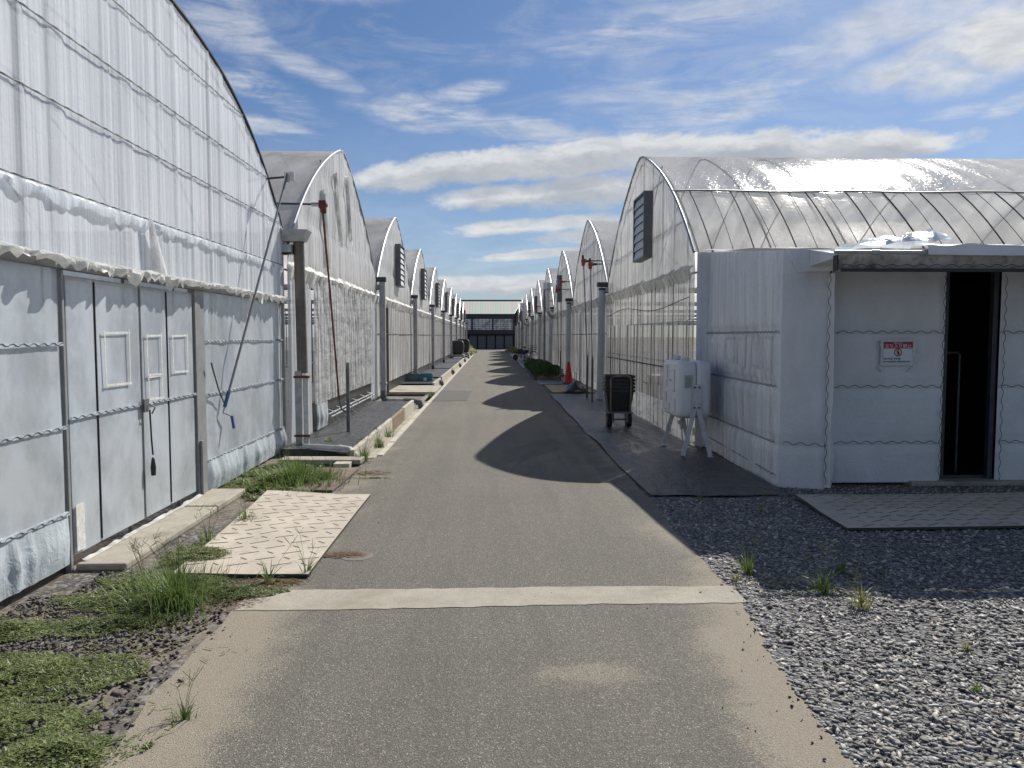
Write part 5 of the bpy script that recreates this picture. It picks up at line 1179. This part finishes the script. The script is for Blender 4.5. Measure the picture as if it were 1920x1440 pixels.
# benches with white trays inside the nearest right greenhouse
for k, (y, l_) in enumerate(((12.4, 'long bench with white trays seen through the clear film behind the hand truck'), (15.6, 'farther bench with white trays seen dimly inside the nearest right greenhouse'))):
    o = thing('grow_bench', (4.4, y, 0), l_, 'bench')
    mb = MB(); mb.b2((-1.2, -.45, .52), (6, .45, .56)); mb.build('bench_top', M['galv'], o)
    for x in (-1.1, .6, 2.4, 4.2, 5.9):
        mb = MB(); mb.b2((x - .02, -.4, 0), (x + .02, -.36, .52)); mb.b2((x - .02, .36, 0), (x + .02, .4, .52)); mb.build('leg', M['galv'], o)
    mb = MB(); [mb.box((x, 0, .64), (.5, .7, .14), taper=.85) for x in np.arange(-.9, 5.8, .62)]; mb.build('white_trays', M['white_pl'], o)

# manhole lid
mh = MB(); mh.lathe([(.11, 0), (.11, .002), (.09, .003), (.02, .002)], (0, 0, .0065), 28); o = mh.build('manhole_cover', M['pipe_brown']); o.location = (-.91, 5.17, 0); tag(o, 'small round rusty cover set in the asphalt near the beige mat', 'manhole cover')

# ============================================================ FAR BUILDING
FB = thing('far_building', (0, 88, 0), 'distant dark glazed building with pink and green striped roof closing the lane', 'building')
m_, t_ = newmat('striped_roof'); sp = t_.node('ShaderNodeSeparateXYZ'); t_.l.new(t_.P, sp.inputs[0])
st_ = t_.noise(t_.mapping(t_.P, (1, 0, 0)), 2.2, 2, .8); seam = t_.mr(t_.m('PINGPONG', sp.outputs[0], .15), 0, .03, .7, 1)
c_ = t_.ramp(st_, [(.35, (.62, .36, .33)), (.47, (.62, .46, .42)), (.5, (.42, .56, .46)), (.62, (.32, .52, .42))])
c_ = t_.mix(1.0, c_, t_.ramp(seam, [(0, (0, 0, 0)), (1, (1, 1, 1))]), 'MULTIPLY'); t_.l.new(pbsdf(t_, c_, .5), t_.out.inputs[0])
mb = MB(); mb.add([(-12, 0, 4.0), (2.75, 0, 4.0), (3.75, 5, 5.75), (-12, 5, 5.75)], [(0, 1, 2, 3)]); mb.build('roof', m_, FB)
mb = MB(); mb.b2((-12, 4.9, 5.72), (3.8, 5.05, 5.85)); mb.b2((-12, 4.4, 5.42), (.9, 4.5, 5.47)); mb.tube([(2.7, 0, 4.02), (3.78, 5, 5.78)], .05, 6); mb.b2((-12, -.06, 3.92), (2.75, 0, 4.02)); mb.build('roof_rail', M['dark_metal'], FB)
mb = MB(); mb.b2((-12, .02, 3.45), (2.7, .2, 3.9)); mb.b2((-12, .02, 1.75), (2.7, .2, 2.2)); 
for x in np.arange(-11.5, 2.8, 2.35): mb.b2((x - .08, .0, 2.2), (x + .08, .2, 3.45))
mb.build('wall_frame', M['dark_metal'], FB)
m_, t_ = newmat('far_glazing_lit'); n_ = t_.noise(t_.mapping(t_.P, (1, 1, 1.2)), 1.2, 4, .7)  # pale blotches put the brightness of backlit panes into the colour
gl = pbsdf(t_, t_.mix(t_.mr(n_, .28, .52), (.05, .055, .06), (.95, .94, .88)), .4); t_.l.new(gl, t_.out.inputs[0])
mb = MB(); mb.b2((-12, .1, 2.2), (2.7, .12, 3.45)); mb.build('glazing', m_, FB)
mb = MB()
for x in np.arange(-11.9, 2.7, .42): mb.b2((x, .05, 2.2), (x + .03, .09, 3.45))
for z in np.arange(2.36, 3.4, .21): mb.b2((-12, .04, z), (2.7, .08, z + .03))
mb.build('glazing_bars', M['galv_dull'], FB)
mb = MB(); mb.b2((-12, .6, 0), (2.7, .7, 1.75)); mb.b2((-12, .0, 1.55), (2.7, .6, 1.75)); mb.build('recess', M['shade_black'], FB)  # recess coloured near-black in place of its shade
for k in range(9):
    x = -8.2 + k * 1.02 + (.0); mb = MB(); mb.b2((x + .07 + 1.6, .2, .03), (x + .95 + 1.6, .3, 1.56)); o = mb.build('door', M['pipe_dark'], FB)
    mb = MB(); [mb.b2((x + .12 + 1.6, .185, z), (x + .9 + 1.6, .195, z + .012)) for z in (.3, .6, .9, 1.2)]; mb.build('door_seams', M['pipe_grey'], o)
mb = MB(); mb.b2((-12, .7, 0), (-11.9, 5, 5.4)); mb.b2((3.5, .7, 0), (3.6, 5, 5.3)); mb.b2((-12, 4.9, 0), (3.6, 5.0, 5.6)); mb.build('wall', M['pipe_grey'], FB)

# ============================================================ WEEDS
def blade(mb, x, y, z, L, az_, lean, wd, r, mi=0, bend=1.0):
    n_ = 4; p = Vector((x, y, z)); d = Vector((math.cos(az_), math.sin(az_), 0)); s = Vector((-d.y, d.x, 0)); vs = []; ang = lean * .4
    for i in range(n_ + 1):
        t = i / n_; w2 = wd * (1 - t ** 1.6) * .5 + .0004; vs += [p - s * w2, p + s * w2]
        p = p + (d * math.sin(ang) + Vector((0, 0, math.cos(ang)))) * (L / n_); ang += lean * .45 * bend
    mb.add(vs, [(2 * i, 2 * i + 1, 2 * i + 3, 2 * i + 2) for i in range(n_)], mi)
def tuft(x, y, h, spread, n, label, seed, mat='grass', wd=.005, heads=0, lie=1.0, z0=0.):
    r = random.Random(seed); mb = MB()
    for _ in range(n):
        a = r.uniform(0, 6.283); q = abs(r.gauss(0, spread * .45)); L = h * r.uniform(.5, 1.15) * (1.1 if q < spread * .3 else .85)
        blade(mb, q * math.cos(a), q * math.sin(a), z0, L, a + r.gauss(0, .5), r.uniform(.1, 1.15) * lie, wd * r.uniform(.7, 1.3), r)
    o = mb.build('weed_tuft', M[mat]); o.location = (x, y, 0); tag(o, label, 'weed')
    if heads:
        mb = MB()
        for _ in range(heads):
            a = r.uniform(0, 6.283); ln = r.uniform(.15, .55) * lie; L = h * r.uniform(1.1, 1.6); tip = Vector((math.cos(a) * math.sin(ln) * L, math.sin(a) * math.sin(ln) * L, math.cos(ln) * L))
            mb.tube([(0, 0, z0), tip * .5 + Vector((0, 0, .02)), tip], .0010, 4, 0, False)
            for k in range(4):
                a2 = r.uniform(0, 6.283); e = tip + Vector((math.cos(a2) * .04, math.sin(a2) * .04, r.uniform(.02, .06))); mb.tube([tip, e], .0011, 4, 0, False)
        mb.build('seed_heads', M['drygrass'], o)
    return o
def cover(name, polys, label, seed, mat='creeper', n=6000, h=.035, s0=.004, s1=.009, long=2.2):
    r = np.random.default_rng(seed); mb = MB()
    for (cx, cy, rx, ry, k) in polys:
        m = int(n * k); A = r.uniform(0, 2 * math.pi, m); Q = r.random(m) ** .62 * 1.15 * (.55 + .75 * vn(np.cos(A) * 2.3 + seed, seed) * .6 + .4 * vn(np.sin(A) * 2.6 + seed, seed + 1)) ; X = cx + rx * Q * np.cos(A); Y = cy + ry * Q * np.sin(A)
        hh = .6 * vn2(X * 7, Y * 7, seed) + .4 * vn2(X * 22, Y * 22, seed + 1) + .25 * (.5 - Q)
        for x, y, q, hv in zip(X, Y, Q, hh):
            if hv < .33 and r.random() < .9: continue
            top = h * (.35 + 1.0 * hv) * max(.25, 1.15 - q); z = .006 + top * r.random() ** .6; s = r.uniform(s0, s1); a = r.uniform(0, 6.283); tl = r.normal(0, .5, 2)
            u = Vector((math.cos(a), math.sin(a), tl[0] * .6 + .15)) * s * long; v_ = Vector((-math.sin(a), math.cos(a), tl[1] * .6)) * s * .5
            c_ = Vector((x, y, z)); mb.add([c_ - u * .8, c_ - v_, c_ + u, c_ + v_], [(0, 1, 2, 3)])
    return tag(mb.build(name, M[mat]), label, 'ground cover', kind='stuff')
cover('creeping_weed', [(-1.95, 3.95, .33, .14, .5), (-2.05, 3.35, .42, .25, 1.0), (-1.55, 2.72, .26, .12, .4), (-1.98, 2.9, .38, .2, .9), (-2.45, 3.9, .25, .16, .3)], 'mats of creeping green weed on the stones at the lower left', 5, n=16000)
cover('creeping_weed', [(-1.98, 4.62, .36, .30, 1.0), (-1.95, 5.18, .26, .28, .8), (-1.55, 4.42, .28, .13, .5), (-2.0, 4.3, .4, .16, .5)], 'creeping green weed spilling over the near end of the beige mat and sill', 6, n=15000, h=.05)
cover('creeping_weed', [(-2.16, 7.7, .42, .62, 1.3), (-2.3, 8.5, .36, .5, .8)], 'leafy creeping weed patch between the left film skirt and the brown plate', 7, n=12000, h=.09, s0=.007, s1=.014)
cover('withered_weed', [(-1.42, 4.42, .16, .14, .5), (-1.30, 4.62, .14, .06, .3), (-1.42, 8.3, .12, .07, .12), (-1.22, 8.05, .18, .05, .15)], 'small withered brownish weed remains along the lane edge', 9, 'drygrass', 3500, .02, .003, .008, 2.4)
Tf = [(-1.75, 4.25, .27, .34, 620, 'large bushy grass tuft at the near corner of the beige mat', 14, .0045), (-2.0, 4.45, .2, .12, 70, 'thin grass tuft against the near end of the concrete sill', 8, .005),
      (-2.0, 7.85, .24, .62, 1200, 'lush bright grass clump between the left film skirt and brown plate', 4, .008), (-1.72, 7.95, .17, .15, 130, 'bright grass clump at the edge of the brown plate', 2, .007),
      (-2.3, 8.55, .2, .22, 120, 'taller grass clump below the brown stained downpipe', 5, .006), (-2.05, 5.55, .16, .1, 40, 'small grass tuft between sill and beige mat', 5, .006), (-1.98, 6.2, .13, .12, 70, 'low grass tuft midway along the beige mat edge', 3, .006),
      (-1.35, 4.62, .22, .05, 22, 'sparse upright grass sprig at the near right of the beige mat', 1, .006), (-1.15, 4.75, .2, .05, 18, 'single thin grass sprig over the near right corner of the beige mat', 2, .007), (-1.2, 2.95, .1, .05, 30, 'tiny yellowish grass tuft at the lower left edge of the asphalt', 3, .005),
      (-1.53, 9.2, .22, .10, 110, 'grass tuft at the end of the concrete plank edging', 5, .006), (-1.5, 10.3, .22, .10, 90, 'tall grass in the drain gap beside the first plank', 5, .006), (-1.52, 11.4, .2, .1, 70, 'short grass in the drain gap farther along the planks', 2, .006), (-1.5, 19.0, .2, .12, 60, 'grass tuft by the ramp slab and drain elbow', 3, .006),
      (-2.15, 10.25, .07, .12, 60, 'low weed growing on the front of the raised mat bed', 0, .006), (-1.75, 10.4, .06, .09, 40, 'low weed at the plank corner of the raised mat bed', 0, .006)]
for k, (x, y, h, s, n, l_, hd, wd) in enumerate(Tf): tuft(x, y, h, s, n, l_, 20 + k, 'grass', wd, hd, 1.1, .0 if y < 9.9 or x > -1.6 else .1)
Tr = [(1.62, 4.72, .17, .05, 55, 'upright grass tuft at the gravel edge just beyond the pale strip', 4), (1.5, 4.58, .09, .04, 22, 'small yellowish sprout beside the asphalt by the pale strip', 1), (1.93, 4.35, .16, .09, 80, 'dark grass tuft in the shade edge on the gravel', 4),
      (2.05, 4.1, .15, .08, 70, 'leaning grass tuft on the gravel at the shadow line', 4), (2.2, 4.7, .13, .08, 40, 'dim shaded grass tuft on the gravel behind the leaning one', 2), (2.27, 3.52, .06, .03, 26, 'tiny bright sprout in the middle of the sunlit gravel', 0),
      (2.05, 3.1, .06, .03, 22, 'tiny yellow-green sprout on the sunlit gravel nearer the camera', 0), (3.55, 3.85, .1, .05, 20, 'thin sprig with seed head on the gravel at the right', 3), (2.25, 2.6, .05, .04, 25, 'small dry tuft on the gravel at the bottom right', 0),
      (4.2, 4.9, .12, .06, 24, 'shaded sprig on the gravel in front of the right rubber mat', 2), (1.9, 6.9, .1, .05, 16, 'thin dim sprig at the near edge of the black ground mat', 2), (2.3, 6.4, .12, .06, 20, 'thin shaded sprig on the gravel near the shed corner', 2)]
for k, (x, y, h, s, n, l_, hd) in enumerate(Tr): tuft(x, y, h, s, n, l_, 60 + k, 'grass' if k % 2 == 0 else 'drygrass', .005, hd)
cover('far_grass', [(-1.9, 70, .6, 8, 1.0)], 'yellowish grass verge at the far left end of the lane', 11, 'drygrass', 3500, .5, .05, .12)
cover('far_grass', [(2.1, 72, .6, 6, 1.0)], 'yellowish grass verge at the far right end of the lane', 12, 'drygrass', 2500, .5, .05, .12)
# brown needles and crumbs washed up on the asphalt
def litter(name, spots, n, label, seed, mat):
    r = random.Random(seed); mb = MB()
    for (cx, cy, rx, ry) in spots:
        for _ in range(n):
            a = r.uniform(0, 6.283); q = r.random() ** .8; x = cx + rx * q * math.cos(a); y = cy + ry * q * math.sin(a); b = r.gauss(0, .7); L = r.uniform(.008, .035); w2 = r.uniform(.0012, .0035); z = .009 + r.uniform(0, .008)
            u = Vector((math.cos(b), math.sin(b), r.uniform(-.1, .1))) * L; v_ = Vector((-math.sin(b), math.cos(b), 0)) * w2; c_ = Vector((x, y, z)); mb.add([c_ - u - v_, c_ + u - v_, c_ + u + v_, c_ - u + v_], [(0, 1, 2, 3)])
    return tag(mb.build(name, mat), label, 'litter', kind='stuff')
litter('dry_litter', [(-1.30, 8.35, .22, .16), (-1.35, 4.6, .22, .1), (-1.55, 4.32, .3, .2), (-1.0, 5.2, .16, .08)], 260, 'dry brown needles and plant litter strewn at the left edge of the lane', 4, M['litter'])
litter('straw_litter', [(-2.2, 4.2, .5, .35), (-1.7, 3.6, .5, .4), (-1.7, 2.9, .5, .4), (-1.62, 9.2, .14, .15), (1.75, 4.5, .3, .3)], 130, 'pale dry straw bits scattered among stones and weeds', 6, M['drygrass'])
